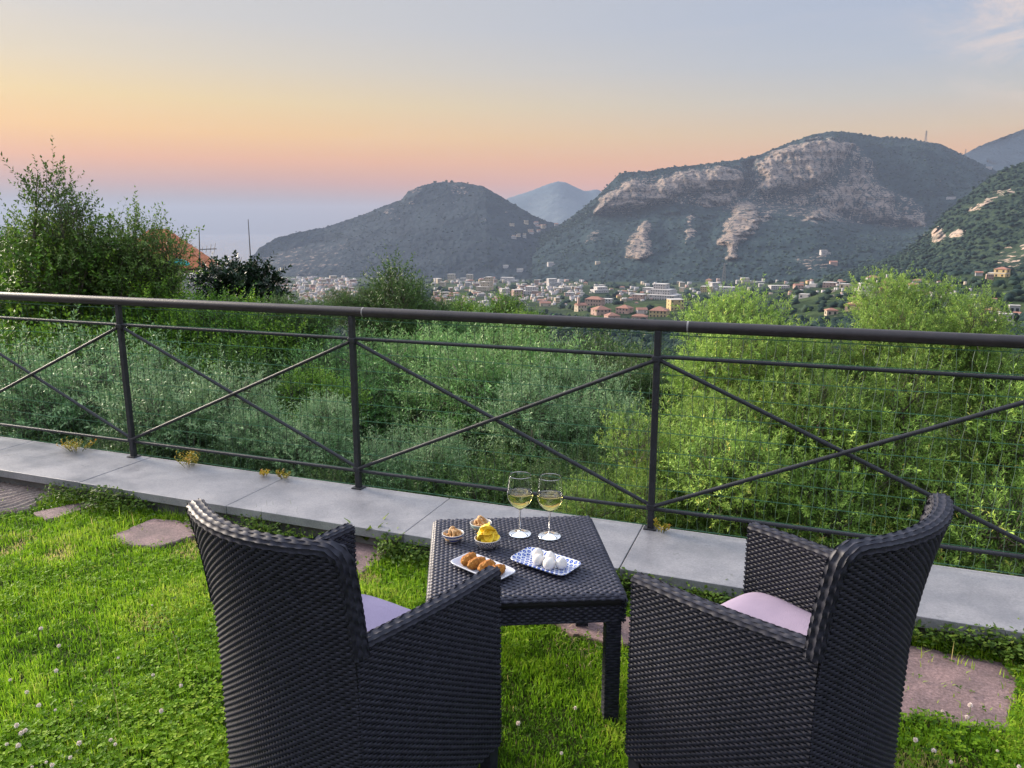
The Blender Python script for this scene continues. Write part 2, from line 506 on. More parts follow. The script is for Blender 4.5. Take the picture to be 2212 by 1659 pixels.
# the big cliff mountain
ridge = [(1150, 520), (1205, 490), (1240, 466), (1280, 434), (1310, 405), (1338, 376), (1365, 372), (1400, 371), (1450, 362), (1520, 356), (1580, 348), (1640, 335), (1700, 312), (1750, 293), (1790, 286), (1815, 285), (1850, 289), (1900, 297), (1950, 300), (1990, 305), (2030, 312), (2060, 325), (2100, 345), (2145, 367), (2200, 396), (2300, 440), (2420, 480)]
rocks = [
    ([(1282, 462), (1300, 424), (1338, 392), (1400, 382), (1520, 366), (1625, 352), (1700, 316), (1770, 300), (1850, 308), (1890, 345), (1900, 400), (1990, 440), (2000, 488), (1900, 486), (1780, 482), (1700, 460), (1640, 470), (1560, 456), (1500, 440), (1440, 440), (1340, 466)], 25, 0.36),
    ([(1284, 460), (1296, 428), (1312, 414), (1340, 400), (1366, 390), (1395, 402), (1412, 392), (1454, 375), (1510, 372), (1560, 365), (1604, 359), (1618, 392), (1599, 407), (1540, 412), (1505, 411), (1482, 414), (1450, 428), (1426, 434), (1380, 453), (1340, 456), (1314, 459)], 90, 0.80),
    ([(1501, 434), (1515, 418), (1592, 411), (1592, 430), (1564, 451), (1533, 446)], 40, 0.75),
    ([(1629, 350), (1697, 317), (1766, 300), (1830, 306), (1848, 312), (1836, 335), (1796, 378), (1754, 404), (1700, 412), (1650, 430), (1636, 411), (1648, 385), (1632, 372)], 100, 0.72),
    ([(1771, 417), (1826, 391), (1864, 350), (1880, 378), (1887, 405), (1929, 419), (1936, 476), (1878, 476), (1864, 459), (1808, 466), (1785, 478), (1733, 478), (1773, 443)], 60, 0.64),
    ([(1948, 443), (1964, 440), (1964, 464), (1997, 464), (1997, 490), (1964, 486), (1948, 474)], 50, 0.64),
    ([(1590, 437), (1627, 430), (1646, 458), (1628, 509), (1599, 523), (1592, 556), (1571, 558), (1568, 532), (1550, 523), (1564, 490), (1580, 458)], 130, 0.70),
    ([(1393, 468), (1403, 480), (1410, 541), (1384, 562), (1354, 556), (1356, 528), (1346, 518), (1366, 504)], 90, 0.66),
    ([(1487, 462), (1496, 462), (1500, 513), (1480, 523)], 25, 0.6),
    ([(1655, 436), (1670, 432), (1665, 470), (1648, 480)], 20, 0.6),
    ([(1690, 420), (1740, 415), (1755, 440), (1715, 448)], 20, 0.55),
    ([(1270, 500), (1300, 486), (1306, 500), (1268, 516)], 10, 0.55),
    ([(1720, 560), (1780, 545), (1800, 575), (1730, 585)], 0, 0.32),
    ([(1604, 350), (1632, 348), (1636, 400), (1600, 440), (1590, 425)], -190, 0.0),
    ([(1420, 460), (1480, 450), (1480, 560), (1425, 555)], -60, 0.0),
    ([(1510, 470), (1560, 460), (1540, 540), (1510, 560)], -70, 0.0)]
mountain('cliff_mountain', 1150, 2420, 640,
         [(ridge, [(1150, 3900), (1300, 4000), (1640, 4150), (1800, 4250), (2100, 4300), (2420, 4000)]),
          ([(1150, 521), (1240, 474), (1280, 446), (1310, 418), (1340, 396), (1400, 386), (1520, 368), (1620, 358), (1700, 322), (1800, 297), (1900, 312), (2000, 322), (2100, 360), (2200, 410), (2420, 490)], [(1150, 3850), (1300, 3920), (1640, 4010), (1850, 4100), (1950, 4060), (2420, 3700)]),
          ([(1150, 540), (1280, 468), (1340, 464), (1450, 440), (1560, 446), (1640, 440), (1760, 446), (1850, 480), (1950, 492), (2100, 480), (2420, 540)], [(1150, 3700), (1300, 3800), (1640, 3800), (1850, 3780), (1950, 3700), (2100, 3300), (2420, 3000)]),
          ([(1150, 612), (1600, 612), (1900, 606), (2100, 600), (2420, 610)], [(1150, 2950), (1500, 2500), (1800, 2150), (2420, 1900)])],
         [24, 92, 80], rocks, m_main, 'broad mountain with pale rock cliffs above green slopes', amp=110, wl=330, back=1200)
# near wooded spur, right
mountain('wooded_spur', 1780, 2900, 420,
         [([(1780, 604), (1850, 585), (1900, 568), (1960, 541), (2005, 502), (2040, 462), (2080, 430), (2118, 397), (2150, 376), (2180, 364), (2212, 352), (2300, 330), (2500, 300), (2900, 330)], [(1780, 1700), (2000, 2000), (2212, 2150), (2900, 2300)]),
          ([(1780, 620), (1900, 604), (2212, 600), (2900, 600)], [(1780, 1450), (2000, 1250), (2212, 1100), (2900, 1000)])],
         [120],
         [([(2015, 496), (2036, 492), (2042, 512), (2024, 532), (2015, 524)], 70, 1.0), ([(2052, 500), (2075, 494), (2080, 508), (2056, 512)], 25, 0.75),
          ([(2092, 447), (2134, 424), (2186, 402), (2195, 414), (2140, 440), (2100, 462)], 30, 0.55),
          ([(2150, 548), (2212, 520), (2300, 510), (2300, 570), (2160, 575)], 0, 0.36)],
         m_spur, 'nearer wooded mountain spur with small pale crag', amp=60, wl=240, fine=7, back=800, canopy=7)

# ---- valley terrain: a fan of land from below the garden to the foot of the mountains
RB = np.array([4.2, 5.5, 8, 15, 40, 100, 300, 700, 1500, 2500, 3400, 4200, 6000.])
ZB = np.array([-2.6, -2.9, -3.6, -5.5, -12, -24, -52, -88, -131, -182, -226, -232, -260.])


def ground_z(X, Y, detail=True):
    X = np.asarray(X, float); Y = np.asarray(Y, float)
    r = np.hypot(X, Y); a = np.degrees(np.arctan2(X, Y))
    z = np.interp(r, RB, ZB)
    z = z + sstep(8, 34, a) * 46 * sstep(80, 900, r)           # the valley side climbs to the right
    z = z - sstep(-20, -32, a) * 6 * sstep(15, 60, r)
    z = z + fbm(np.stack([X / 210, Y / 210, 0 * X], -1), 3) * 14 * sstep(250, 700, r) * (1 - sstep(2600, 3200, r))
    return z


rr = np.concatenate([[4.2, 5, 6], np.geomspace(7, 4600, 190)])
aa = np.radians(np.concatenate([np.linspace(-75, -40, 24)[:-1], np.linspace(-40, 40, 220), np.linspace(40, 80, 24)[1:]]))
RR, AA = np.meshgrid(rr, aa, indexing='ij')
TX, TY = RR * np.sin(AA), RR * np.cos(AA)
TZ = ground_z(TX, TY)
adeg = np.degrees(AA)
TZ = np.where((adeg < -18.5) & (RR > 3560), np.minimum(TZ, SEA - 25), TZ)
V = np.stack([TX, TY, TZ], -1)
nr, nc = V.shape[:2]
idx = np.arange(nr * nc).reshape(nr, nc)
F = np.stack([idx[:-1, :-1], idx[:-1, 1:], idx[1:, 1:], idx[1:, :-1]], -1).reshape(-1, 4)
m_val = land_mat('valley_scrub', (0.014, 0.028, 0.014), (0.042, 0.066, 0.030), (0.3, 0.25, 0.18), (0.2, 0.15, 0.1), 0.09, 0.05)
valley = obj('valley_terrain', np_mesh('valley_terrain', V, [F], smooth=True, attrs={'rock': np.zeros(nr * nc)}), m_val)
tag(valley, 'green valley floor falling from the garden to the town', 'terrain', kind='structure')
LAND['valley_terrain'] = (V.reshape(-1, 3), to_frame(V).reshape(-1, 2))

# ---- sea
m_sea = bpy.data.materials.new('sea_water'); m_sea.use_nodes = True
t = m_sea.node_tree; b = t.nodes['Principled BSDF']
b.inputs['Base Color'].default_value = (0.10, 0.14, 0.18, 1); b.inputs['Roughness'].default_value = 0.18; b.inputs['IOR'].default_value = 1.33
wn = N(t, 'ShaderNodeTexNoise', i_Scale=0.03, i_Detail=5.0); geo = N(t, 'ShaderNodeNewGeometry')
t.links.new(geo.outputs['Position'], wn.inputs['Vector'])
bp = N(t, 'ShaderNodeBump', i_Strength=0.25, i_Distance=2.0); t.links.new(wn.outputs['Fac'], bp.inputs['Height']); t.links.new(bp.outputs[0], b.inputs['Normal'])
sr = [0, 1500, 3000, 5000, 8000, 12000, 18000, 26000]
V = [(0, 0, SEA)]; F = []
for r in sr[1:]:
    for k in range(96):
        a = 2 * math.pi * k / 96; V.append((r * math.sin(a), r * math.cos(a), SEA))
for k in range(96): F.append((0, 1 + (k + 1) % 96, 1 + k))
Fq = []
for i in range(len(sr) - 2):
    for k in range(96):
        k2 = (k + 1) % 96; Fq.append((1 + i * 96 + k, 1 + i * 96 + k2, 1 + (i + 1) * 96 + k2, 1 + (i + 1) * 96 + k))
seao = obj('sea', np_mesh('sea', V, [np.array(F), np.array(Fq)]), m_sea)
tag(seao, 'calm grey-blue sea reaching to the horizon', 'sea', kind='structure')

# ---- air: one even volume round the whole place
hm = bpy.data.materials.new('haze'); hm.use_nodes = True
t = hm.node_tree
t.nodes.remove(t.nodes['Principled BSDF'])
pv = N(t, 'ShaderNodeVolumePrincipled', i_Density=0.00007, i_Anisotropy=0.1)
pv.inputs['Color'].default_value = (0.33, 0.40, 0.54, 1)
t.links.new(pv.outputs[0], t.nodes['Material Output'].inputs['Volume'])
hz = MB().box((-27000, -27000, SEA - 40), (27000, 27000, 690)).build('haze', hm)
tag(hz, 'thin blue evening haze over sea and valley', 'haze', kind='stuff')

# ================================================================== terrace: lawn, coping, fence, stones
FA = np.array([-0.887, 4.182]); FE = np.array([0.9345, -0.3560]); FN = np.array([0.3560, 0.9345])
FANG = math.atan2(FE[1], FE[0])


def fw(u, w, z=0.0):
    """terrace frame (u along the fence, w away from the lawn) -> world"""
    return Vector((FA[0] + FE[0] * u + FN[0] * w, FA[1] + FE[1] * u + FN[1] * w, z))


def fwn(u, w):
    return FA + np.outer(u, FE) + np.outer(w, FN)


def leaf_mat(name, stops, back=None, trans=0.3, rough=0.55, spec=0.2):
    m = bpy.data.materials.new(name); m.use_nodes = True
    t = m.node_tree; lk = t.links.new; b = t.nodes['Principled BSDF']
    b.inputs['Roughness'].default_value = rough; b.inputs['Specular IOR Level'].default_value = spec
    at = N(t, 'ShaderNodeAttribute', attribute_name='tint')
    rp = ramp(t, stops, 'LINEAR'); lk(at.outputs['Fac'], rp.inputs[0])
    oi = N(t, 'ShaderNodeObjectInfo')
    hs = N(t, 'ShaderNodeHueSaturation'); lk(rp.outputs[0], hs.inputs['Color'])
    mr = N(t, 'ShaderNodeMapRange', i_3=0.82, i_4=1.15); lk(oi.outputs['Random'], mr.inputs[0]); lk(mr.outputs[0], hs.inputs['Value'])
    col = hs.outputs[0]
    if back:
        g = N(t, 'ShaderNodeNewGeometry'); mx = N(t, 'ShaderNodeMixRGB'); mx.inputs[2].default_value = (*back, 1)
        mm = N(t, 'ShaderNodeMath', operation='MULTIPLY', i_1=0.75); lk(g.outputs['Backfacing'], mm.inputs[0])
        lk(mm.outputs[0], mx.inputs[0]); lk(col, mx.inputs[1]); col = mx.outputs[0]
    lk(col, b.inputs['Base Color'])
    tr = N(t, 'ShaderNodeBsdfTranslucent'); lk(col, tr.inputs[0])
    ms = N(t, 'ShaderNodeMixShader', i_0=trans); lk(b.outputs[0], ms.inputs[1]); lk(tr.outputs[0], ms.inputs[2])
    lk(ms.outputs[0], t.nodes['Material Output'].inputs['Surface'])
    return m


def unit(a):
    return a / np.maximum(np.linalg.norm(a, axis=-1, keepdims=True), 1e-9)


def leaves_mesh(name, base, d, up, ln, wd, tint, fold=0.25, curl=0.0, wide=0.45):
    """one folded pointed leaf (two triangles) for each base point"""
    d = unit(d); s = unit(np.cross(d, up)); nrm = np.cross(s, d)
    ln = ln[:, None]; wd = wd[:, None]
    mid = base + d * ln * wide
    V = np.stack([base, mid + s * wd * 0.5 + nrm * wd * fold, base + d * ln - nrm * ln * curl, mid - s * wd * 0.5 + nrm * wd * fold], 1)
    n = len(base); i = np.arange(n)[:, None] * 4
    F = np.concatenate([i + np.array([[0, 1, 2]]), i + np.array([[0, 2, 3]])])
    return np_mesh(name, V.reshape(-1, 3), [F], attrs={'tint': np.repeat(tint, 4)})


def blades_mesh(name, base, az, ln, wd, lean, tint):
    h = np.stack([np.cos(az), np.sin(az), 0 * az], -1); s = np.stack([-np.sin(az), np.cos(az), 0 * az], -1)
    z = np.array([0, 0, 1.0])
    ln = ln[:, None]; wd = wd[:, None]; lean = lean[:, None]
    mid = base + z * ln * 0.58 * np.cos(lean * 0.5) + h * ln * 0.58 * np.sin(lean * 0.5)
    tip = mid + z * ln * 0.42 * np.cos(lean * 1.5) + h * ln * 0.42 * np.sin(lean * 1.5)
    V = np.stack([base - s * wd * 0.5, base + s * wd * 0.5, mid + s * wd * 0.42, mid - s * wd * 0.42, tip], 1)
    i = np.arange(len(base))[:, None] * 5
    return np_mesh(name, V.reshape(-1, 3), [i + np.array([[0, 1, 2, 3]]), i + np.array([[3, 2, 4]])], attrs={'tint': np.repeat(tint, 5)})


# ---- lawn soil
m_soil = pmat('lawn_soil', (0.055, 0.075, 0.018), (0.035, 0.032, 0.014), scale=5, rough=0.95, bump=0.6, bscale=40, spec=0.1)
us = np.linspace(-10, 9, 115); ws = np.concatenate([np.linspace(-11, -4, 14)[:-1], np.linspace(-4, -0.44, 40)])


def lawn_z(x, y):
    p = np.stack([np.asarray(x) * 1.3, np.asarray(y) * 1.3, 0 * np.asarray(x)], -1)
    return fbm(p, 2) * 0.016


U, Wm = np.meshgrid(us, ws, indexing='ij')
XY = fwn(U.ravel(), Wm.ravel())
V = np.column_stack([XY, lawn_z(XY[:, 0], XY[:, 1]) - 0.012])
idx = np.arange(len(us) * len(ws)).reshape(len(us), len(ws))
F = np.stack([idx[:-1, :-1], idx[1:, :-1], idx[1:, 1:], idx[:-1, 1:]], -1).reshape(-1, 4)
lawn = obj('lawn', np_mesh('lawn', V, [F], smooth=True), m_soil)
tag(lawn, 'mown garden lawn of the terrace', 'lawn', kind='structure')

# ---- stepping stones, set flush in the lawn
def stone_mat(name, c1, c2, c3):
    m = bpy.data.materials.new(name); m.use_nodes = True
    t = m.node_tree; lk = t.links.new; b = t.nodes['Principled BSDF']; b.inputs['Roughness'].default_value = 0.85
    g = N(t, 'ShaderNodeNewGeometry')
    n1 = N(t, 'ShaderNodeTexNoise', i_Scale=90.0, i_Detail=6.0, i_Roughness=0.8); n2 = N(t, 'ShaderNodeTexNoise', i_Scale=7.0, i_Detail=5.0)
    lk(g.outputs['Position'], n1.inputs['Vector']); lk(g.outputs['Position'], n2.inputs['Vector'])
    r1 = ramp(t, [(0.3, c3), (0.5, c1), (0.72, c2)], 'LINEAR'); lk(n1.outputs['Fac'], r1.inputs[0])
    r2 = ramp(t, [(0.35, (0.62, 0.62, 0.64)), (0.65, (1.1, 1.05, 1.05))], 'LINEAR'); lk(n2.outputs['Fac'], r2.inputs[0])
    mu = N(t, 'ShaderNodeMixRGB', blend_type='MULTIPLY', i_0=1.0); lk(r1.outputs[0], mu.inputs[1]); lk(r2.outputs[0], mu.inputs[2])
    lk(mu.outputs[0], b.inputs['Base Color'])
    bp = N(t, 'ShaderNodeBump', i_Strength=0.7, i_Distance=0.006); lk(n1.outputs['Fac'], bp.inputs['Height']); lk(bp.outputs[0], b.inputs['Normal'])
    return m


m_stone = stone_mat('mauve_porphyry', (0.195, 0.132, 0.128), (0.35, 0.25, 0.24), (0.07, 0.050, 0.049))
STONES = []


def stone(poly, label, z=0.012, ribs=0.0):
    poly = np.array(poly, float); STONES.append(poly)
    # uneven outline
    out = []
    for k in range(len(poly)):
        a, b2 = poly[k], poly[(k + 1) % len(poly)]
        for tt in np.linspace(0, 1, 7)[:-1]:
            p = a + (b2 - a) * tt
            out.append(p + (rng.random(2) - 0.5) * 0.018)
    out = np.array(out); c = out.mean(0)
    mb = MB(); n = len(out); rings = [1.0, 0.97, 0.8, 0.6, 0.4, 0.2]
    zz = [-0.04, z]
    vs = [(p[0], p[1], -0.04) for p in out]
    for q in rings:
        for p in out:
            pp = c + (p - c) * q
            zr_ = z - (0.005 if q == 1.0 else 0) + 0.004 * pnoise(Vector((pp[0] * 9, pp[1] * 9, 0)))
            if ribs:
                zr_ += ribs * math.sin((pp[0] * 0.75 + pp[1] * 0.9 + 0.05 * pnoise(Vector((pp[0] * 5, pp[1] * 5, 3)))) * 150)
            vs.append((pp[0], pp[1], zr_))
    fs = []
    for i in range(len(rings)):
        for k in range(n):
            k2 = (k + 1) % n
            fs.append((i * n + k, i * n + k2, (i + 1) * n + k2, (i + 1) * n + k))
    fs.append(tuple(len(rings) * n + k for k in range(n)))
    mb.add(vs, fs)
    o = mb.build('stepping_stone', m_stone)
    return tag(o, label, 'stepping stone', 'stepping stones set in the lawn')


stone([(1.50, 2.71), (1.84, 2.56), (1.80, 2.41), (1.60, 2.17), (1.46, 2.19), (1.36, 2.25), (1.14, 2.20), (1.10, 2.42), (1.22, 2.74)], 'large mauve stepping stone beside the chair with the pinker cushion')
stone([(0.14, 2.87), (0.25, 2.99), (0.62, 2.86), (0.60, 2.66), (0.36, 2.70), (0.25, 2.76)], 'mauve stepping stone under the wicker table with dry grass at its edge')
stone([(-0.92, 3.60), (-0.74, 3.71), (-0.60, 3.56), (-0.70, 3.30), (-0.82, 3.40)], 'mauve stepping stone half hidden behind the lavender-cushioned chair, by the dandelion')
stone([(-2.10, 3.75), (-2.0, 3.99), (-1.78, 3.94), (-1.66, 3.75), (-1.80, 3.60), (-1.97, 3.63)], 'rounded mauve stepping stone alone in the open grass')
stone([(-2.72, 4.07), (-2.50, 4.27), (-2.40, 4.22), (-2.58, 3.97)], 'narrow stepping stone nearly overgrown by grass beside the ribbed one')

# ribbed stone: finer grid so that its grooves are real
ribp = np.array([(-3.5, 4.66), (-2.90, 4.50), (-2.74, 4.41), (-2.78, 4.14), (-2.95, 4.03), (-3.45, 4.1)])
STONES.append(ribp)
gx, gy = np.meshgrid(np.linspace(-3.5, -2.72, 150), np.linspace(4.0, 4.68, 110), indexing='ij')
warp = fbm(np.stack([gx * 4, gy * 4, gx * 0], -1), 2)
gz = 0.014 + 0.006 * np.sin((gx * 0.55 - gy * 0.35 + 0.06 * warp) * 190)
sdp = poly_sd(np.stack([gx, gy], -1), ribp) + 0.01 * fbm(np.stack([gx * 20, gy * 20, gx * 0], -1), 2)
gz = np.where(sdp > 0, gz, -0.03)
ii = np.arange(gx.size).reshape(gx.shape)
F = np.stack([ii[:-1, :-1], ii[1:, :-1], ii[1:, 1:], ii[:-1, 1:]], -1)
keep = (sdp[:-1, :-1] > -0.012) & (sdp[1:, 1:] > -0.012)
m_rib = stone_mat('ribbed_sandstone', (0.24, 0.19, 0.16), (0.40, 0.34, 0.29), (0.09, 0.07, 0.06))
tag(obj('stepping_stone', np_mesh('stepping_stone', np.stack([gx, gy, gz], -1), [F[keep]], smooth=True), m_rib),
    'pinkish stepping stone with wavy ribbed surface', 'stepping stone', 'stepping stones set in the lawn')

# ---- low terrace wall with grey coping slabs
def slab_mat():
    m = bpy.data.materials.new('grey_stoneware'); m.use_nodes = True
    t = m.node_tree; lk = t.links.new; b = t.nodes['Principled BSDF']
    g = N(t, 'ShaderNodeNewGeometry'); oi = N(t, 'ShaderNodeObjectInfo')
    n1 = N(t, 'ShaderNodeTexNoise', i_Scale=120.0, i_Detail=3.0, i_Roughness=0.7); n2 = N(t, 'ShaderNodeTexNoise', i_Scale=3.2, i_Detail=6.0, i_Roughness=0.7)
    n3 = N(t, 'ShaderNodeTexNoise', i_Scale=14.0, i_Detail=5.0, i_Roughness=0.75)
    for n in (n1, n2, n3): lk(g.outputs['Position'], n.inputs['Vector'])
    r1 = ramp(t, [(0.3, (0.205, 0.203, 0.215)), (0.7, (0.30, 0.298, 0.308))], 'LINEAR'); lk(n1.outputs['Fac'], r1.inputs[0])
    r2 = ramp(t, [(0.35, (0.66, 0.66, 0.68)), (0.6, (1.05, 1.03, 1.02))], 'LINEAR'); lk(n2.outputs['Fac'], r2.inputs[0])
    r3 = ramp(t, [(0.26, (0.52, 0.52, 0.49)), (0.38, (1, 1, 1))], 'LINEAR'); lk(n3.outputs['Fac'], r3.inputs[0])
    m1 = N(t, 'ShaderNodeMixRGB', blend_type='MULTIPLY', i_0=1.0); lk(r1.outputs[0], m1.inputs[1]); lk(r2.outputs[0], m1.inputs[2])
    m2 = N(t, 'ShaderNodeMixRGB', blend_type='MULTIPLY', i_0=1.0); lk(m1.outputs[0], m2.inputs[1]); lk(r3.outputs[0], m2.inputs[2])
    hs = N(t, 'ShaderNodeHueSaturation'); lk(m2.outputs[0], hs.inputs['Color'])
    mr = N(t, 'ShaderNodeMapRange', i_3=0.93, i_4=1.06); lk(oi.outputs['Random'], mr.inputs[0]); lk(mr.outputs[0], hs.inputs['Value'])
    lk(hs.outputs[0], b.inputs['Base Color'])
    rg = N(t, 'ShaderNodeMapRange', i_1=0.3, i_2=0.7, i_3=0.30, i_4=0.50); lk(n2.outputs['Fac'], rg.inputs[0]); lk(rg.outputs[0], b.inputs['Roughness'])
    bp = N(t, 'ShaderNodeBump', i_Strength=0.15, i_Distance=0.002); lk(n1.outputs['Fac'], bp.inputs['Height']); lk(bp.outputs[0], b.inputs['Normal'])
    return m


m_slab = slab_mat()
m_wallr = pmat('wall_render', (0.15, 0.145, 0.135), (0.08, 0.078, 0.072), scale=6, rough=0.9, bump=0.3)
tw = empty('terrace_wall', (FA[0], FA[1], 0), FANG)
tag(tw, 'low terrace wall topped with grey stone coping slabs under the railing', 'wall')
MB().box((-12, -0.455, -3.4), (9, -0.02, 0.072)).build('wall_core', m_wallr, tw)
joints = [-12] + [-1.6 + 1.083 * k for k in range(-8, 9)] + [9]
for a, b2 in zip(joints[:-1], joints[1:]):
    o = MB().box((a + 0.002, -0.505 + rng.normal() * 0.001, 0.0725), (b2 - 0.002, 0.035, 0.12 + rng.normal() * 0.0008)).build('coping_slab', m_slab, tw, bevel=0.003)

# ---- railing
m_iron = pmat('dark_painted_iron', (0.017, 0.018, 0.025), (0.009, 0.010, 0.013), scale=30, rough=0.55, bump=0.12, bscale=160, spec=0.5)
m_rail = pmat('brown_handrail_paint', (0.026, 0.020, 0.022), (0.015, 0.012, 0.014), scale=18, rough=0.5, bump=0.06, bscale=120, spec=0.5)
m_weld = pmat('weld_scar', (0.262, 0.247, 0.240), rough=0.5)
m_wire = pmat('green_coated_wire', (0.11, 0.25, 0.14), (0.05, 0.15, 0.08), scale=40, rough=0.45)
m_wire2 = pmat('dull_green_wire', (0.022, 0.062, 0.032), (0.012, 0.036, 0.02), scale=40, rough=0.5)
fence = empty('railing', (FA[0], FA[1], 0.12), FANG)
tag(fence, 'dark iron railing with round handrail and crossed bars on the terrace wall', 'railing')
ZH, ZM, ZL = 1.022, 0.872, 0.104
seg = [-8.5, -4.62, -0.02 + 0.1, 1.83, 5.4, 8.2]
for a, b2 in zip(seg[:-1], seg[1:]):
    hr = MB().tube([(a + 0.001, 0, ZH), ((a + b2) / 2, 0, ZH), (b2 - 0.001, 0, ZH)], 0.0272, 20, cap=False).build('handrail', m_rail, fence, smooth=True)
    MB().tube([(b2 - 0.004, 0, ZH), (b2 + 0.004, 0, ZH)], 0.0275, 20, cap=False).build('weld_seam', m_weld, hr, smooth=True)
posts = [-8.52 + 0.0, -6.83, -5.12, -3.42, -1.711, 0.0, 1.692, 3.39, 5.09, 6.8]
for x in posts:
    p = MB().box((x - 0.0155, -0.0155, 0.0), (x + 0.0155, 0.0155, ZH - 0.022)).build('post', m_iron, fence, bevel=0.004)
    MB().box((x - 0.032, -0.030, 0.0006), (x + 0.032, 0.030, 0.0066)).build('base_plate', m_iron, p, bevel=0.0015)
for a, b2 in zip(posts[:-1], posts[1:]):
    for nm, z in (('upper_rail', ZM), ('lower_rail', ZL)):
        MB().tube([(a + 0.016, 0, z), (b2 - 0.016, 0, z)], 0.0092, 10, cap=False).build(nm, m_iron, fence, smooth=True)
    MB().tube([(a + 0.016, 0.006, ZM - 0.02), (b2 - 0.016, 0.006, ZL + 0.02)], 0.0100, 10, cap=False).build('cross_bar', m_iron, fence, smooth=True)
    MB().tube([(a + 0.016, -0.012, ZL + 0.02), (b2 - 0.016, -0.012, ZM - 0.02)], 0.0100, 10, cap=False).build('cross_bar', m_iron, fence, smooth=True)
    for z in (ZM - 0.01, ZL + 0.01):
        MB().box((a - 0.024, -0.018, z - 0.016), (a + 0.024, 0.018, z + 0.016)).build('bracket', m_iron, fence, bevel=0.006)

# green welded wire behind the railing: 5 x 10 cm meshes
wirem = empty('wire_fence', (FA[0], FA[1], 0.12), FANG)
tag(wirem, 'thin green wire netting stretched behind the dark railing', 'wire fence')
hz_me = None
for k in range(11):
    mb = MB(); z = 0.012 + k * 0.0965
    pts = []
    for j in range(260):
        u = -5.6 + j * 0.043
        pts.append((u, 0.024 + 0.002 * math.sin(u * 3 + k), z + 0.0035 * math.sin(j * math.pi / 1.0 + 0.3) * (1 if j % 2 else -1) * 0.6 + 0.008 * pnoise(Vector((u * 1.1, k * 3.1, 0)))))
    mb.tube(pts, 0.0022 if k not in (0, 10) else 0.0026, 3, cap=False)
    mb.build('wire', m_wire, wirem)
vme = []
for v in range(4):
    mb = MB(); pts = [(0.004 * math.sin(j * 1.7 + v * 2), 0.0265, 0.012 + j * 0.0965 * 0.5) for j in range(21)]
    mb.tube(pts, 0.0016, 3, cap=False)
    me = mb.mesh('wire'); me.materials.append(m_wire2); vme.append(me)
for j in range(214):
    o = bpy.data.objects.new('wire', vme[j % 4]); link(o, wirem)
    o.location = (-5.55 + j * 0.0515 + rng.normal() * 0.002, 0, 0); o.rotation_euler = (0, rng.normal() * 0.006, 0)

# ---- grass: blades and clover too many to count
def in_stone(xy, grow=0.0):
    m = np.zeros(len(xy), bool)
    for p in STONES:
        m |= poly_sd(xy, p) > grow
    return m


def lawn_points(n, dens_pow=1.0):
    out = []
    while sum(len(o) for o in out) < n:
        u = rng.uniform(-5.2, 5.2, n); w = rng.uniform(-3.4, -0.49, n)
        xy = fwn(u, w)
        d = np.hypot(xy[:, 0], xy[:, 1]); a = np.degrees(np.arctan2(xy[:, 0], xy[:, 1]))
        ok = (xy[:, 1] > 1.5) & (np.abs(a) < 41) & (rng.random(n) < np.clip((2.6 / d) ** dens_pow, 0, 1))
        xy = xy[ok]
        out.append(xy[~(in_stone(xy, 0.012) & (rng.random(len(xy)) < 0.985))])
    return np.concatenate(out)[:n]


m_grass = leaf_mat('grass_blade', [(0.0, (0.040, 0.10, 0.008)), (0.3, (0.125, 0.265, 0.012)), (0.65, (0.235, 0.41, 0.020)), (0.93, (0.36, 0.49, 0.045)), (1.0, (0.50, 0.43, 0.17))], trans=0.42, rough=0.6, spec=0.12)
xy = lawn_points(152000, 1.2)
nz = fbm(np.column_stack([xy * 2.2, 0 * xy[:, 0]]), 3); nz2 = fbm(np.column_stack([xy * 9, 0 * xy[:, 0]]), 2)
d = np.hypot(xy[:, 0], xy[:, 1]); n = len(xy)
edge = np.clip(1 - (-(xy - FA) @ FN - 0.5) / 0.35, 0, 1)
ln = (0.022 + 0.014 * rng.random(n) + 0.012 * np.clip(nz + nz2, -0.6, 1)) * (1 + 0.7 * edge)
ln = np.where(rng.random(n) < 0.02, ln * 1.8, ln)
tint = np.clip(0.44 + 0.40 * nz + 0.40 * nz2 + rng.normal(0, 0.17, n), 0, 0.95)
dryp = fbm(np.column_stack([xy * 3.1 + 31, 0 * xy[:, 0]]), 3)
tint = np.where(rng.random(n) < np.clip((dryp - 0.30) * 2.2, 0.006, 0.5), 1.0, tint)
ln = ln * np.clip(1 - (dryp - 0.22) * 1.2, 0.55, 1)
base = np.column_stack([xy, lawn_z(xy[:, 0], xy[:, 1]) - 0.012])
gme = blades_mesh('grass', base, rng.uniform(0, 2 * np.pi, n), ln, 0.0026 + 0.0012 * d / 2.5 * rng.random(n) + 0.0008, np.abs(rng.normal(0.55, 0.35, n)), tint)
tag(obj('grass', gme, m_grass), 'short bright green grass of the lawn', 'grass', kind='stuff')
# clover
xy = lawn_points(36000, 1.0)
nz = fbm(np.column_stack([xy * 1.6 + 5, 0 * xy[:, 0]]), 3); xy = xy[nz + rng.normal(0, 0.25, len(xy)) > -0.05]
n = len(xy); h = 0.018 + 0.022 * rng.random(n); a0 = rng.uniform(0, 6.28, n); sz = 0.007 + 0.006 * rng.random(n)
B, D_, S_, T_ = [], [], [], []
tt = np.clip(0.42 + 0.4 * fbm(np.column_stack([xy * 3, 0 * xy[:, 0]]), 3) + rng.normal(0, 0.2, n), 0, 0.92)
for k in range(3):
    a = a0 + k * 2.094
    B.append(np.column_stack([xy, lawn_z(xy[:, 0], xy[:, 1]) - 0.010 + h])); D_.append(np.column_stack([np.cos(a), np.sin(a), rng.normal(0.15, 0.3, n)])); S_.append(sz); T_.append(tt)
B, D_, S_, T_ = np.concatenate(B), np.concatenate(D_), np.concatenate(S_), np.concatenate(T_)
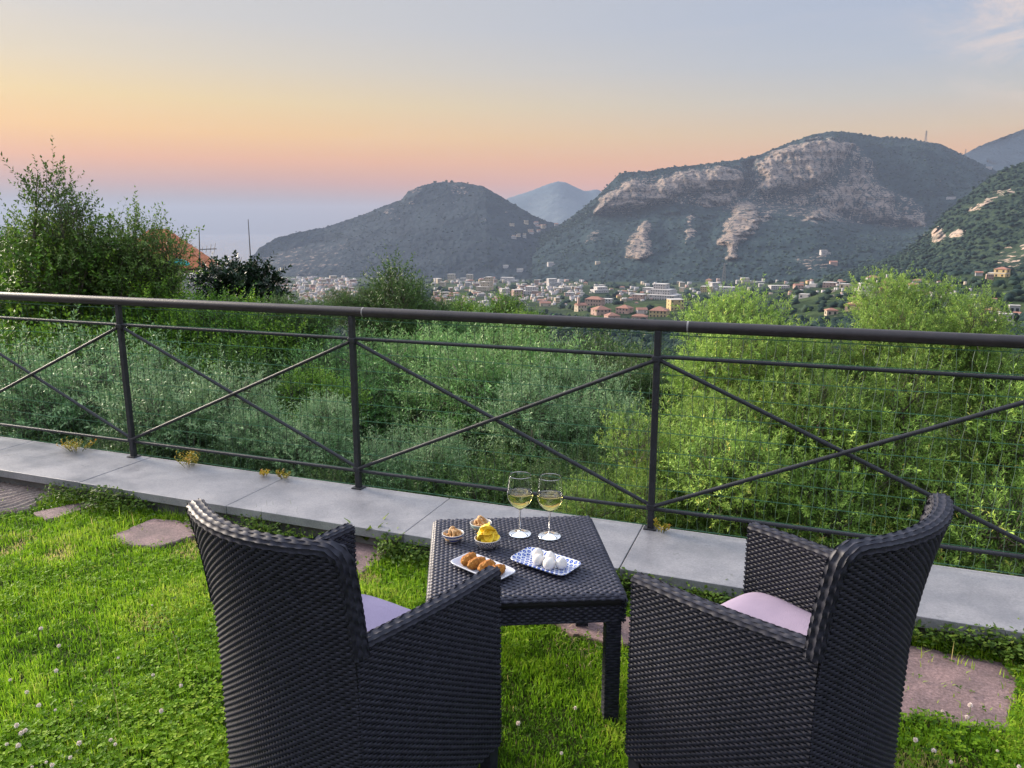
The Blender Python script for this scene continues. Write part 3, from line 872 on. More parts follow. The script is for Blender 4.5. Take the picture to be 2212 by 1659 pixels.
cme = leaves_mesh('clover_leaves', B, D_, np.tile([0.05, 0.03, 1.0], (len(B), 1)) + rng.normal(0, 0.25, (len(B), 3)), S_ * 1.15, S_ * 1.05, T_, fold=0.12, wide=0.6)
tag(obj('clover_leaves', cme, m_grass), 'tiny clover leaves mixed through the lawn', 'clover', kind='stuff')

# ================================================================== trees and shrubs below the terrace
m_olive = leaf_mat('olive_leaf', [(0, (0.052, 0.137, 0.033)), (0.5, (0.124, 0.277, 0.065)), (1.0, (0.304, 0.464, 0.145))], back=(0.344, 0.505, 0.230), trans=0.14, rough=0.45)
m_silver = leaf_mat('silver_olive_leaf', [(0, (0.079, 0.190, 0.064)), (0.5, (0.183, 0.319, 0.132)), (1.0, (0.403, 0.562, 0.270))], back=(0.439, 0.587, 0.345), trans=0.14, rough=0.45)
m_darkol = leaf_mat('shaded_olive_leaf', [(0, (0.021, 0.056, 0.013)), (0.5, (0.055, 0.118, 0.023)), (1.0, (0.136, 0.238, 0.049))], back=(0.145, 0.238, 0.081), trans=0.14, rough=0.5)  # darkened olive leaf: shade of the gaps between crowns is in its colour
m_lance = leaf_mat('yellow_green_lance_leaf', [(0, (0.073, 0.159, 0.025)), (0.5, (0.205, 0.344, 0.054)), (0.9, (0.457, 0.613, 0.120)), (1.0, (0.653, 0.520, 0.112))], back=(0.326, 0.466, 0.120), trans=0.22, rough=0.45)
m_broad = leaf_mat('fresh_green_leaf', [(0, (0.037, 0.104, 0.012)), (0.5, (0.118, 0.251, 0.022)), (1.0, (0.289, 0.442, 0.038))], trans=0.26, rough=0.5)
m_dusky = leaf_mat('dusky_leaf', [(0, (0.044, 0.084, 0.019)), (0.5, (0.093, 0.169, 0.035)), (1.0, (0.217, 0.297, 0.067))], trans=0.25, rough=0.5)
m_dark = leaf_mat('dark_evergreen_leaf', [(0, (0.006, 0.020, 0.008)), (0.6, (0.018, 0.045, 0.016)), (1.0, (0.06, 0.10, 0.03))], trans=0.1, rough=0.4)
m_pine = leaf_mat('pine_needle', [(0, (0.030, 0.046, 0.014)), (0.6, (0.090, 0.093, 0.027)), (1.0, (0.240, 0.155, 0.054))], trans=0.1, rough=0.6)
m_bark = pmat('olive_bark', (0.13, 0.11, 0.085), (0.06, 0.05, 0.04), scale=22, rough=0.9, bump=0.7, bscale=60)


def crown_mesh(name, seed, lobes, ntwig, nleaf, lt, ll, lw, up=0.8, spread=0.9, shell=0.5, fold=0.2, tip=0.0, wide=0.45, tipcluster=False):
    g = np.random.default_rng(seed)
    lobes = np.array(lobes, float)                        # x y z r
    wt = lobes[:, 3] ** 2; wt /= wt.sum()
    k = g.choice(len(lobes), ntwig, p=wt)
    o = unit(g.normal(size=(ntwig, 3)))
    rad = lobes[k, 3] * (shell + (1 - shell) * np.sqrt(g.random(ntwig)))
    o[:, 2] *= 0.9
    base = lobes[k, :3] + o * rad[:, None]
    tdir = unit(o * 0.7 + np.array([0, 0, up]) + g.normal(0, 0.38, (ntwig, 3)))
    tl = lt * (0.6 + 0.8 * g.random(ntwig))
    bend = g.normal(0, 0.42, (ntwig, 3))
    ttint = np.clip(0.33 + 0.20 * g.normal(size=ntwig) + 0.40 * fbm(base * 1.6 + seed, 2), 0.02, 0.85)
    f = np.tile(np.linspace(0.12, 1.0, nleaf), (ntwig, 1)) + g.normal(0, 0.02, (ntwig, nleaf))
    if tipcluster: f = 1 - np.clip(1 - f, 0, 1) ** 1.6
    P = base[:, None] + tdir[:, None] * (tl[:, None] * f)[..., None] + bend[:, None] * (tl[:, None] * f ** 2 * 0.5)[..., None]
    td = unit(tdir[:, None] + bend[:, None] * f[..., None])
    ph = np.tile(np.arange(nleaf) * 2.4, (ntwig, 1)) + g.uniform(0, 6.28, (ntwig, 1)) + g.normal(0, 0.3, (ntwig, nleaf))
    ref = np.where(np.abs(td[..., 2:3]) < 0.9, np.array([0, 0, 1.0]), np.array([1.0, 0, 0]))
    ax = unit(np.cross(td, ref)); ay = np.cross(td, ax)
    side = ax * np.cos(ph)[..., None] + ay * np.sin(ph)[..., None]
    d = unit(td * (0.55 + 0.5 * f[..., None]) + side * spread + g.normal(0, 0.15, P.shape))
    n = ntwig * nleaf
    upv = unit(td * 0.5 + side * -0.5 + np.array([0, 0, 0.6]) + g.normal(0, 0.4, P.shape)).reshape(-1, 3)
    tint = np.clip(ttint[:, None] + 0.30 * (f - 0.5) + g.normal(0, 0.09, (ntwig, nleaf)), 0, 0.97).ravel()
    tint = np.where(g.random(n) < 0.004, 1.0, tint)
    ln = ll * (0.65 + 0.6 * g.random(n)); wd = lw * (0.75 + 0.5 * g.random(n))
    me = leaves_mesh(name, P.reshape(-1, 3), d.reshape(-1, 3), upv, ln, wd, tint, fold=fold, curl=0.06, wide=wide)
    return me, base, tdir, tl, bend


def stems_mesh(name, lobes, base, tdir, tl, bend, seed, nlimb=9, trunk=0.10, depth=5.0, ribbon=0.004):
    """trunk, limbs and the thin shoots that carry the leaves"""
    g = np.random.default_rng(seed); mb = MB()
    lob = np.array(lobes, float); c = lob[:, :3].mean(0)
    fork = Vector((c[0] * 0.4, c[1] * 0.4, c[2] - lob[:, 3].max() * 0.75))
    pts = [Vector((g.normal() * 0.03 * j, g.normal() * 0.03 * j, -depth + (fork.z + depth) * j / 6)) for j in range(6)] + [fork]
    pts[0] = Vector((0, 0, -depth))
    mb.tube(pts, [trunk * (1.5 - 0.09 * j) for j in range(7)], 8)
    for k in range(nlimb):
        l = lob[k % len(lob)]
        end = Vector(l[:3]) + Vector(g.normal(0, l[3] * 0.45, 3))
        m1 = fork.lerp(end, 0.45) + Vector(g.normal(0, 0.10, 3))
        mb.tube([fork, m1, end], [trunk * 0.55, trunk * 0.33, trunk * 0.10], 6)
        for q in range(4):
            e2 = end + Vector(g.normal(0, l[3] * 0.5, 3)); mb.tube([m1.lerp(end, 0.3 + 0.15 * q), end.lerp(e2, 0.5), e2], [trunk * 0.16, trunk * 0.09, trunk * 0.04], 4)
    n = len(base)
    b0 = len(mb.v)
    tip = base + tdir * tl[:, None] + bend * (tl * 0.5)[:, None]
    s = unit(np.cross(tdir, np.array([0.3, 0.2, 1.0]))) * ribbon
    V = np.stack([base - tdir * tl[:, None] * 0.35 - s, base - tdir * tl[:, None] * 0.35 + s, tip], 1).reshape(-1, 3)
    Fr = (np.arange(n)[:, None] * 3 + np.array([[0, 1, 2]]))
    vs = np.concatenate([np.array(mb.v), V]); quads = np.array([f for f in mb.f if len(f) == 4])
    return np_mesh(name, vs, [quads, Fr + b0])


def lobes_rand(seed, R0, n, flat=0.9, rr=(0.22, 0.44)):
    g = np.random.default_rng(seed); out = [(0, 0, -0.1 * R0, R0 * 0.5)]
    for k in range(n):
        a = k * 2.4 + g.random() * 0.6; rad = R0 * (0.40 + 0.45 * g.random())
        out.append((rad * math.cos(a), rad * math.sin(a), R0 * flat * g.uniform(-0.55, 0.6), R0 * g.uniform(*rr)))
    return out


VARIANT = {}


def variant(key, R0, lob, cname, **kw):
    trunk = kw.pop('trunk', 0.09); sd_ = kw.pop('seed')
    me, b_, t_, l_, be = crown_mesh('crown', sd_, lob, **kw)
    st = stems_mesh('trunk', lob, b_, t_, l_, be, sd_ + 5, trunk=trunk)
    z = np.empty(len(me.vertices) * 3, np.float32); me.vertices.foreach_get('co', z); z = z.reshape(-1, 3)
    VARIANT[key] = (me, st, float(np.percentile(z[:, 2], 99.7)), float(np.percentile(np.abs(z[:, 0]), 96)))


for i in range(3):
    variant('olive%d' % i, 1.0, lobes_rand(20 + i, 1.0, 15), 'olive', seed=40 + i, ntwig=3100, nleaf=19, lt=0.26, ll=0.047, lw=0.0130, up=0.38, spread=1.0, shell=0.42)
for i in range(2):
    variant('lance%d' % i, 1.1, lobes_rand(60 + i, 1.1, 15, flat=1.0), 'lance', seed=63 + i, ntwig=3700, nleaf=19, lt=0.26, ll=0.048, lw=0.0125, up=0.85, spread=0.95, shell=0.4, tipcluster=True)
for i in range(2):
    variant('broad%d' % i, 1.1, lobes_rand(80 + i, 1.1, 15), 'broad', seed=85 + i, ntwig=2500, nleaf=14, lt=0.30, ll=0.047, lw=0.026, up=0.6, spread=1.1, shell=0.45, fold=0.1, wide=0.5)
variant('leggy0', 0.8, [(0, 0, -0.25, 0.45), (-0.18, 0.1, 0.15, 0.30), (0.1, -0.1, 0.38, 0.24), (-0.34, 0, 0.05, 0.26), (0.3, 0.05, 0.0, 0.28), (-0.16, 0.02, 0.62, 0.16)], 'leggy', seed=97, ntwig=620, nleaf=17, lt=0.30, ll=0.042, lw=0.019, up=0.9, spread=0.95, shell=0.25, trunk=0.05)
variant('leggy1', 0.8, [(0, 0, -0.2, 0.5), (-0.3, 0.1, 0.15, 0.30), (0.3, -0.1, 0.12, 0.32), (0.05, 0, 0.35, 0.26)], 'leggy', seed=98, ntwig=700, nleaf=17, lt=0.28, ll=0.042, lw=0.019, up=0.9, spread=0.95, shell=0.25, trunk=0.05)
variant('dark0', 0.6, lobes_rand(101, 0.6, 9, flat=1.1, rr=(0.3, 0.45)), 'dark', seed=103, ntwig=620, nleaf=16, lt=0.20, ll=0.075, lw=0.040, up=0.35, spread=1.0, shell=0.3, wide=0.55)
variant('pine0', 1.5, [(0, 0, 0, 0.6), (0.9, 0.2, -0.1, 0.5), (-0.9, 0, 0.05, 0.5), (0.3, -0.6, 0.15, 0.5), (1.5, 0, -0.25, 0.35), (-1.5, 0.2, -0.2, 0.35)], 'pine', seed=107, ntwig=420, nleaf=30, lt=0.28, ll=0.16, lw=0.014, up=0.3, spread=1.0, shell=0.5)


def tree(name, key, x, ytop, Y, hw, mat, label, cat, group, rz=None, zs=1.0):
    """x, ytop: where the crown's top is surveyed; hw: its half width in frame units at depth Y"""
    cme, tme, ztop, half = VARIANT[key]
    top = survey(x, ytop, Y); s = hw * Y / 1640.0 / half
    r = empty(name, (float(top[0]), float(top[1]), float(top[2]) - ztop * s * zs), rng.uniform(0, 6.28) if rz is None else rz)
    c = bpy.data.objects.new('crown', cme); t_ = bpy.data.objects.new('trunk', tme)
    for o, mt in ((c, mat), (t_, m_bark)):
        if not o.data.materials: o.data.materials.append(mt)
        o.scale = (s, s, s * zs); link(o, r)
        o.material_slots[0].link = 'OBJECT'; o.material_slots[0].material = mt
    return tag(r, label, cat, group)


G_OL = 'olive trees growing below the railing'
ol = [  # x, ytop, Y, hw, variant, material, label
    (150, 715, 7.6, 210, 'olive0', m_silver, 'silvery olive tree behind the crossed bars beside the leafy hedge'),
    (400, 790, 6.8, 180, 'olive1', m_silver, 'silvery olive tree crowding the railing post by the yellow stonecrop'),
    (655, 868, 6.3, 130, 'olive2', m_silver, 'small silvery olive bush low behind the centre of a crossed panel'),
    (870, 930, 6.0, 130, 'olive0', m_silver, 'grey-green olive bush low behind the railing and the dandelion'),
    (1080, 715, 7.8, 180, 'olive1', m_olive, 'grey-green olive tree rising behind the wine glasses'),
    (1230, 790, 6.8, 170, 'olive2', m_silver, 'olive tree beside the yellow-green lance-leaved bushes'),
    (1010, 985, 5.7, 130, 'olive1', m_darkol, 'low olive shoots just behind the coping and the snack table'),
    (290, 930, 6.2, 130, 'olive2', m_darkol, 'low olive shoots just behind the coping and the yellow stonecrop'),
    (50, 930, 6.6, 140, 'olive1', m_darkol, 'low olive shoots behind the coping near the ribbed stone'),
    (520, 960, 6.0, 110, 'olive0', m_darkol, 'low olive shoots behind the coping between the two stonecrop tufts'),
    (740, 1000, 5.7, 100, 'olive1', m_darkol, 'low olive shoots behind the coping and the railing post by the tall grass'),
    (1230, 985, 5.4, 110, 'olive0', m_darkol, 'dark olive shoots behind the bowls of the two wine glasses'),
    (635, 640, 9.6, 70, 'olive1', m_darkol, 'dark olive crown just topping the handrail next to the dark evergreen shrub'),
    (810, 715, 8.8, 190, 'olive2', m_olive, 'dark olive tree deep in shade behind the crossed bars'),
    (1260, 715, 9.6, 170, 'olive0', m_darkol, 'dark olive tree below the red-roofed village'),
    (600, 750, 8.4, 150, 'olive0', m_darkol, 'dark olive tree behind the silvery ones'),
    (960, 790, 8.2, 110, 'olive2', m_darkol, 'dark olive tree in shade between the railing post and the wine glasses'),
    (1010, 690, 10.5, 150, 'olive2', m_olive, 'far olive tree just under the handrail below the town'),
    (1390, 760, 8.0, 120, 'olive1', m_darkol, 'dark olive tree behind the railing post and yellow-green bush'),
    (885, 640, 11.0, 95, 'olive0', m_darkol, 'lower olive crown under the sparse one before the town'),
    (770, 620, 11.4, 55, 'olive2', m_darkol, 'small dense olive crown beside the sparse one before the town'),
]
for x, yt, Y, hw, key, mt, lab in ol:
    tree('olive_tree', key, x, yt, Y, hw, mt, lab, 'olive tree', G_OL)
G_LA = 'yellow-green bushes by the terrace'
for x, yt, Y, hw, key, lab in [
    (1600, 640, 5.9, 175, 'lance0', 'yellow-green lance-leaved bush topping the handrail next to the tallest one'),
    (1990, 596, 5.5, 150, 'lance1', 'tallest yellow-green lance-leaved bush behind the handrail'),
    (2290, 716, 5.4, 210, 'lance0', 'yellow-green bush by the railing out beyond the pinker-cushioned chair'),
    (1800, 715, 5.2, 200, 'lance1', 'yellow-green bush between the two taller ones, behind the crossed bars'),
    (1465, 850, 5.1, 165, 'lance0', 'low yellow-green bush beside the railing post nearest the wine glass behind the mozzarella'),
    (1690, 900, 4.75, 220, 'lance1', 'low yellow-green bush behind the arm of the pinker-cushioned chair'),
    (2060, 830, 4.7, 260, 'lance0', 'low yellow-green bush behind the high back of the pinker-cushioned chair'),
    (1330, 1000, 4.9, 130, 'lance1', 'small yellow-green shoots behind the wine glass and coping')]:
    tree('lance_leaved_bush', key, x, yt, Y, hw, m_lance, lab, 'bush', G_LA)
G_BR = 'fresh green shrubs at the garden corner'
for x, yt, Y, hw, key, mt, lab in [
    (120, 476, 10.4, 185, 'broad0', m_broad, 'fresh green tree under the spindly branches against the sea'),
    (285, 560, 10.0, 120, 'broad1', m_broad, 'fresh green tree in front of the tiled house'),
    (470, 628, 9.4, 120, 'broad0', m_broad, 'bright green shrub next to the dark evergreen shrub'),
    (-70, 545, 10.5, 150, 'broad1', m_broad, 'green shrub growing right against the browned pine top'),
    (250, 650, 9.2, 190, 'broad0', m_broad, 'green shrub just behind the handrail over the silvery olives'),
    (30, 690, 9.0, 180, 'broad1', m_broad, 'green shrub behind the handrail beside the silvery olives'),
    (520, 690, 9.0, 130, 'broad1', m_broad, 'bright green shrub between handrail and dark olives'),
    (430, 735, 8.3, 120, 'broad0', m_broad, 'bright green shrub rising behind the crossing of the iron bars'),
    (690, 800, 7.6, 85, 'broad1', m_broad, 'bright green shrub between two silvery olive bushes'),
    (1050, 634, 13.0, 75, 'broad0', m_broad, 'small bright green treetop over the handrail below the white town'),
    (1130, 668, 12.0, 50, 'broad1', m_broad, 'tiny bright green treetop barely over the handrail')]:
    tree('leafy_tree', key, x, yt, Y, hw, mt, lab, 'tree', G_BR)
tree('olive_tree', 'leggy1', 858, 553, 11.3, 92, m_darkol, 'sparse feathery olive crown standing above the handrail in front of the town', 'olive tree', G_OL, rz=2.0)
tree('spindly_tree', 'leggy0', 120, 352, 9.6, 118, m_dusky, 'tall sparse tree with spindly shoots against the orange sky', 'tree', None, rz=0.0, zs=1.12)
tree('spindly_tree', 'leggy1', 272, 442, 9.8, 105, m_dusky, 'lower sparse shrub with upright shoots before the tiled roof', 'tree', None, rz=0.4)
tree('evergreen_shrub', 'dark0', 522, 556, 15.0, 76, m_dark, 'nearly black evergreen shrub beside the antenna mast', 'shrub', None)
tree('pine_tree', 'pine0', 10, 503, 24.0, 60, m_pine, 'browned pine top standing before the sea', 'pine tree', None)
tree('pine_tree', 'pine0', 115, 492, 21.0, 62, m_dark, 'dark flat pine top behind the spindly tree', 'pine tree', None, rz=1.0)

# undergrowth on the bank, too dense to count
n = 30000
a = np.radians(rng.uniform(-45, 45, n)); r = 4.4 + 10 * rng.random(n) ** 1.3
xy = np.column_stack([r * np.sin(a), r * np.cos(a)])
beh = (xy - FA) @ FN > 0.15
xy = xy[beh]; n = len(xy)
base = np.column_stack([xy, ground_z(xy[:, 0], xy[:, 1]) + 0.5 * rng.random(n) ** 2])
ume = leaves_mesh('undergrowth', base, unit(rng.normal(0, 0.6, (n, 3)) + np.array([0, 0, 0.6])), unit(rng.normal(0, 1, (n, 3))), 0.10 + 0.08 * rng.random(n), 0.03 + 0.03 * rng.random(n), np.clip(rng.normal(0.4, 0.2, n), 0, 0.95))
tag(obj('undergrowth', ume, m_broad), 'green undergrowth covering the bank below the terrace wall', 'undergrowth', kind='stuff')

# ================================================================== wicker furniture
def wick_mat(name, c1, c2, rough=0.58):
    m = bpy.data.materials.new(name); m.use_nodes = True
    t = m.node_tree; lk = t.links.new; b = t.nodes['Principled BSDF']
    b.inputs['Roughness'].default_value = rough; b.inputs['Specular IOR Level'].default_value = 0.32
    tcn = N(t, 'ShaderNodeTexCoord'); n = N(t, 'ShaderNodeTexNoise', i_Scale=60.0, i_Detail=3.0); lk(tcn.outputs['Object'], n.inputs['Vector'])
    rp = ramp(t, [(0.35, c2), (0.65, c1)], 'LINEAR'); lk(n.outputs['Fac'], rp.inputs[0]); lk(rp.outputs[0], b.inputs['Base Color'])
    n2 = N(t, 'ShaderNodeTexNoise', i_Scale=5.0, i_Detail=5.0); lk(tcn.outputs['Object'], n2.inputs['Vector'])
    mr = N(t, 'ShaderNodeMapRange', i_1=0.3, i_2=0.7, i_3=rough - 0.08, i_4=rough + 0.15); lk(n2.outputs['Fac'], mr.inputs[0]); lk(mr.outputs[0], b.inputs['Roughness'])
    return m


m_wick = wick_mat('dark_wicker', (0.025, 0.026, 0.040), (0.011, 0.012, 0.020))
m_core = pmat('wicker_shadow_core', (0.009, 0.009, 0.010), rough=0.8)


def surf_normals(P):
    du = np.gradient(P, axis=1); dv = np.gradient(P, axis=0)
    return unit(np.cross(du, dv))


def weave(fn, lu, lv, row=0.0082, stake=0.0135, amp=0.0026, flip=1.0, sub=4, belly=0.0026, closed_v=False):
    """flat strands running along u, passing over and under stakes; fn(u, v) -> points"""
    rows = max(2, int(round(lv / row))); ns = max(2, int(round(lu / stake))) * sub + 1
    u = np.linspace(0, 1, ns)
    half = 0.54 / rows
    vc = (np.arange(rows) + 0.5) / rows
    vv = np.stack([vc - half, vc, vc + half], 1)                      # rows, 3
    UU, VV = np.meshgrid(u, vv.ravel(), indexing='xy')                # rows*3, ns
    P = fn(UU, VV if closed_v else np.clip(VV, 0, 1))
    e = 1e-3
    Pu = fn(np.clip(UU + e, 0, 1), np.clip(VV, 0, 1)) - fn(np.clip(UU - e, 0, 1), np.clip(VV, 0, 1))
    Pv = fn(UU, np.clip(VV + e, 0, 1) if not closed_v else VV + e) - fn(UU, np.clip(VV - e, 0, 1) if not closed_v else VV - e)
    nr_ = unit(np.cross(Pu, Pv)) * flip
    ph = np.cos(np.pi * (np.arange(ns) / sub)[None, :] + np.pi * (np.arange(rows) % 2)[:, None])   # rows, ns
    ph = np.sign(ph) * np.abs(ph) ** 0.7
    off = np.stack([ph * amp - belly, ph * amp + belly * 0.6, ph * amp - belly], 1).reshape(rows * 3, ns)
    P = P + nr_ * off[..., None]
    ii = np.arange(rows * 3 * ns).reshape(rows, 3, ns)
    F = np.stack([ii[:, :-1, :-1], ii[:, :-1, 1:], ii[:, 1:, 1:], ii[:, 1:, :-1]], -1).reshape(-1, 4)
    if flip < 0: F = F[:, ::-1]
    return P.reshape(-1, 3), F


def merge(parts):
    V, F, b = [], [], 0
    for v, f in parts:
        V.append(v); F.append(f + b); b += len(v)
    return np.concatenate(V), np.concatenate(F)


def path_frame(pts):
    pts = np.asarray(pts, float); s = np.concatenate([[0], np.cumsum(np.linalg.norm(np.diff(pts, axis=0), axis=1))])
    return pts, s / s[-1], s[-1]


def tube_fn(pts, ru, rv, side):
    """rounded tube along a path; side: the direction of the ru axis along the path (n,3)"""
    pts, s, Ltot = path_frame(pts)
    tan = unit(np.gradient(pts, axis=0)); sd_ = unit(np.asarray(side, float) - (np.sum(np.asarray(side, float) * tan, -1, keepdims=True)) * tan)
    up = np.cross(tan, sd_)

    def fn(u, v):
        ip = lambda A: np.stack([np.interp(u, s, A[:, k]) for k in range(3)], -1)
        a = 2 * np.pi * v
        ca, sa = np.cos(a), np.sin(a)
        q = 0.75
        return ip(pts) + ip(sd_) * (np.sign(ca) * np.abs(ca) ** q * ru)[..., None] + ip(up) * (np.sign(sa) * np.abs(sa) ** q * rv)[..., None]
    return fn, Ltot


def grid_mesh(fn, nu, nv):
    U, Vv = np.meshgrid(np.linspace(0, 1, nu), np.linspace(0, 1, nv), indexing='xy')
    P = fn(U, Vv); ii = np.arange(nu * nv).reshape(nv, nu)
    return P.reshape(-1, 3), np.stack([ii[:-1, :-1], ii[:-1, 1:], ii[1:, 1:], ii[1:, :-1]], -1).reshape(-1, 4)


# ---- chair, facing +Y; back panel bowed and flaring at the top
BW, FW_, DEP, HB, HA, Z0, TH = 0.262, 0.306, 0.262, 0.902, 0.640, 0.085, 0.038


def back_pt(u, z, out=0.0):
    """u 0..1 across the back; out = offset towards the sitter"""
    k = 2 * u - 1
    fl = np.clip((z - 0.45) / 0.45, 0, 1) ** 2
    w = BW + 0.006 * fl
    bow = 0.045 + 0.030 * np.clip((z - 0.2) / 0.7, 0, 1)
    y = -DEP - bow * (1 - k * k) - 0.052 * fl + out
    return np.stack([k * (w - out * 0.15), y, z], -1)


def side_pt(sx, t, z, inn=0.0):
    """t 0 at the back corner, 1 at the front of the arm"""
    x = BW + (FW_ - BW) * t + 0.012 * np.sin(np.pi * t)
    return np.stack([sx * (x - inn), -DEP + 2 * DEP * t, z], -1)


def chair_mesh():
    out = {}
    outer = lambda u, v: back_pt(u, Z0 + (HB - Z0) * v)
    inner = lambda u, v: back_pt(u, 0.36 + (HB - 0.36) * v, TH)
    out['backrest'] = [('back', weave(outer, 0.60, HB - Z0, flip=1)), ('front', weave(inner, 0.56, HB - 0.36, flip=-1))]
    arms = []
    for sx in (-1, 1):
        o_ = lambda u, v, sx=sx: side_pt(sx, u, Z0 + (HA - Z0) * v)
        i_ = lambda u, v, sx=sx: side_pt(sx, u, 0.34 + (HA - 0.34) * v, TH)
        f_ = lambda u, v, sx=sx: side_pt(sx, np.ones_like(u), Z0 + (HA - Z0) * v, TH * u)
        arms.append((sx, [weave(o_, 0.53, HA - Z0, flip=sx), weave(i_, 0.53, HA - 0.34, flip=-sx), weave(f_, TH, HA - Z0, stake=0.0115, flip=-sx)]))
    out['arms'] = arms
    return out


def chair_build():
    P = {}
    cm = chair_mesh()
    v, f = merge([p for _, p in cm['backrest']]); P['backrest'] = np_mesh('backrest', v, [f], smooth=True)
    core = merge([grid_mesh(lambda u, v_: back_pt(u, Z0 + (HB - Z0) * v_, 0.005), 24, 24), grid_mesh(lambda u, v_: back_pt(u, 0.3 + (HB - 0.3) * v_, TH - 0.005), 24, 24)])
    P['back_core'] = np_mesh('back_core', core[0], [core[1]])
    for (sx, pr), nm in zip(cm['arms'], ('arm_l', 'arm_r')):
        v, f = merge(pr); P[nm] = np_mesh('arm_panel', v, [f], smooth=True)
        cr_ = merge([grid_mesh(lambda u, v_, sx=sx: side_pt(sx, u, Z0 + (HA - Z0) * v_, 0.005), 12, 4), grid_mesh(lambda u, v_, sx=sx: side_pt(sx, u, 0.3 + (HA - 0.3) * v_, TH - 0.005), 12, 4),
                     grid_mesh(lambda u, v_, sx=sx: side_pt(sx, 0.99 * np.ones_like(u), Z0 + (HA - Z0) * v_, TH * u), 3, 4)])
        P[nm + '_core'] = np_mesh('arm_core', cr_[0], [cr_[1]])
        # rim over the arm, running from the back post to the front corner
        tt = np.linspace(0.02, 1.0, 14)
        pts = np.array([side_pt(sx, np.array(t), np.array(HA), TH * 0.5) for t in tt])
        fn, Lt = tube_fn(pts, TH * 0.56, 0.012, np.tile([sx, 0, 0], (len(pts), 1)))
        v, f = weave(fn, Lt, 0.105, row=0.0105, stake=0.0165, amp=0.0012, belly=0.0024, closed_v=True, flip=1)
        P[nm + '_rim'] = np_mesh('arm_rim', v, [f], smooth=True)
    # rim: up one back post, along the top, down the other
    zs_ = np.linspace(HA - 0.02, HB - 0.03, 12)
    L_ = [back_pt(np.array(0.0), np.array(z), TH * 0.5) for z in zs_]
    T_ = [back_pt(np.array(u), np.array(HB + (0.004 if 0.03 < u < 0.97 else -0.008)), TH * 0.5) for u in np.linspace(0.015, 0.985, 28)]
    R_ = [back_pt(np.array(1.0), np.array(z), TH * 0.5) for z in zs_[::-1]]
    pts = np.array(L_ + T_ + R_)
    sid = np.array([[0, 1, 0]] * len(pts), float)
    fn, Lt = tube_fn(pts, TH * 0.56, 0.0145, sid)
    v, f = weave(fn, Lt, 0.112, row=0.0105, stake=0.0165, amp=0.0012, belly=0.0026, closed_v=True, flip=1)
    P['rim'] = np_mesh('top_rim', v, [f], smooth=True)
    # seat deck and front apron
    ap = lambda u, v: np.stack([(2 * u - 1) * (FW_ - TH), 0 * u + DEP - 0.02, Z0 + 0.02 + (0.39 - Z0) * v], -1)
    v, f = weave(ap, 0.5, 0.25, flip=-1)
    P['apron'] = np_mesh('front_apron', v, [f], smooth=True)
    return P


CH = chair_build()
m_cush_l = pmat('lavender_cushion_cloth', (0.432, 0.352, 0.470), (0.363, 0.296, 0.408), scale=4, rough=0.9, bump=0.25, bscale=420, spec=0.2)
m_cush_p = pmat('pinkish_cushion_cloth', (0.323, 0.261, 0.344), (0.265, 0.213, 0.289), scale=4, rough=0.9, bump=0.25, bscale=420, spec=0.2)


def cushion_mesh():
    n = 26; g = np.linspace(-1, 1, n); X, Y = np.meshgrid(g, g, indexing='ij')
    def lay(top):
        w = (BW - 0.048) + (FW_ - BW) * (Y + 1) / 2
        r = 0.90; k = 6
        q = (np.abs(X) ** k + np.abs(Y) ** k) ** (1 / k)
        sc = np.where(q > 1e-6, np.maximum(np.abs(X), np.abs(Y)) / np.maximum(q, 1e-6), 1)
        x = X * sc * w; y = Y * sc * 0.238 - 0.012
        edge = np.clip(1 - np.maximum(np.abs(X), np.abs(Y)) ** 6, 0, 1)
        z = (0.440 + 0.034 * edge ** 0.5 + 0.005 * fbm(np.stack([X * 1.7, Y * 1.7, 0 * X], -1), 3) + 0.004 * (1 - X * X) * (1 - Y * Y)) if top else (0.440 - 0.022 * edge ** 0.6)
        bow = 0.05 * (1 - np.clip(x / BW, -1, 1) ** 2) * np.clip(-Y, 0, 1) ** 4
        return np.stack([x, y - bow, z], -1)
    A, B = lay(True), lay(False)
    ii = np.arange(n * n).reshape(n, n)
    q = np.stack([ii[:-1, :-1], ii[1:, :-1], ii[1:, 1:], ii[:-1, 1:]], -1).reshape(-1, 4)
    return np_mesh('seat_cushion', np.concatenate([A.reshape(-1, 3), B.reshape(-1, 3)]), [q, q[:, ::-1] + n * n], smooth=True)


cush = cushion_mesh()
leg_me = MB().add([(-.022, -.022, 0.14), (.022, -.022, 0.14), (.022, .022, 0.14), (-.022, .022, 0.14), (-.018, -.018, -0.01), (.018, -.018, -0.01), (.018, .018, -0.01), (-.018, .018, -0.01)],
                  [(0, 1, 2, 3), (7, 6, 5, 4), (0, 4, 5, 1), (1, 5, 6, 2), (2, 6, 7, 3), (3, 7, 4, 0)]).mesh('leg')
seat_me = MB().add([(-BW + .03, -DEP + .01, .41), (BW - .03, -DEP + .01, .41), (FW_ - .04, DEP - .03, .41), (-FW_ + .04, DEP - .03, .41), (-BW + .03, -DEP + .01, .30), (BW - .03, -DEP + .01, .30), (FW_ - .04, DEP - .03, .30), (-FW_ + .04, DEP - .03, .30)],
                   [(0, 1, 2, 3), (7, 6, 5, 4), (0, 4, 5, 1), (1, 5, 6, 2), (2, 6, 7, 3), (3, 7, 4, 0)]).mesh('seat')
for me in (leg_me, seat_me): me.materials.append(m_core)
for k, me in CH.items(): me.materials.append(m_core if 'core' in k else m_wick)
leg_me.materials[0] = m_wick


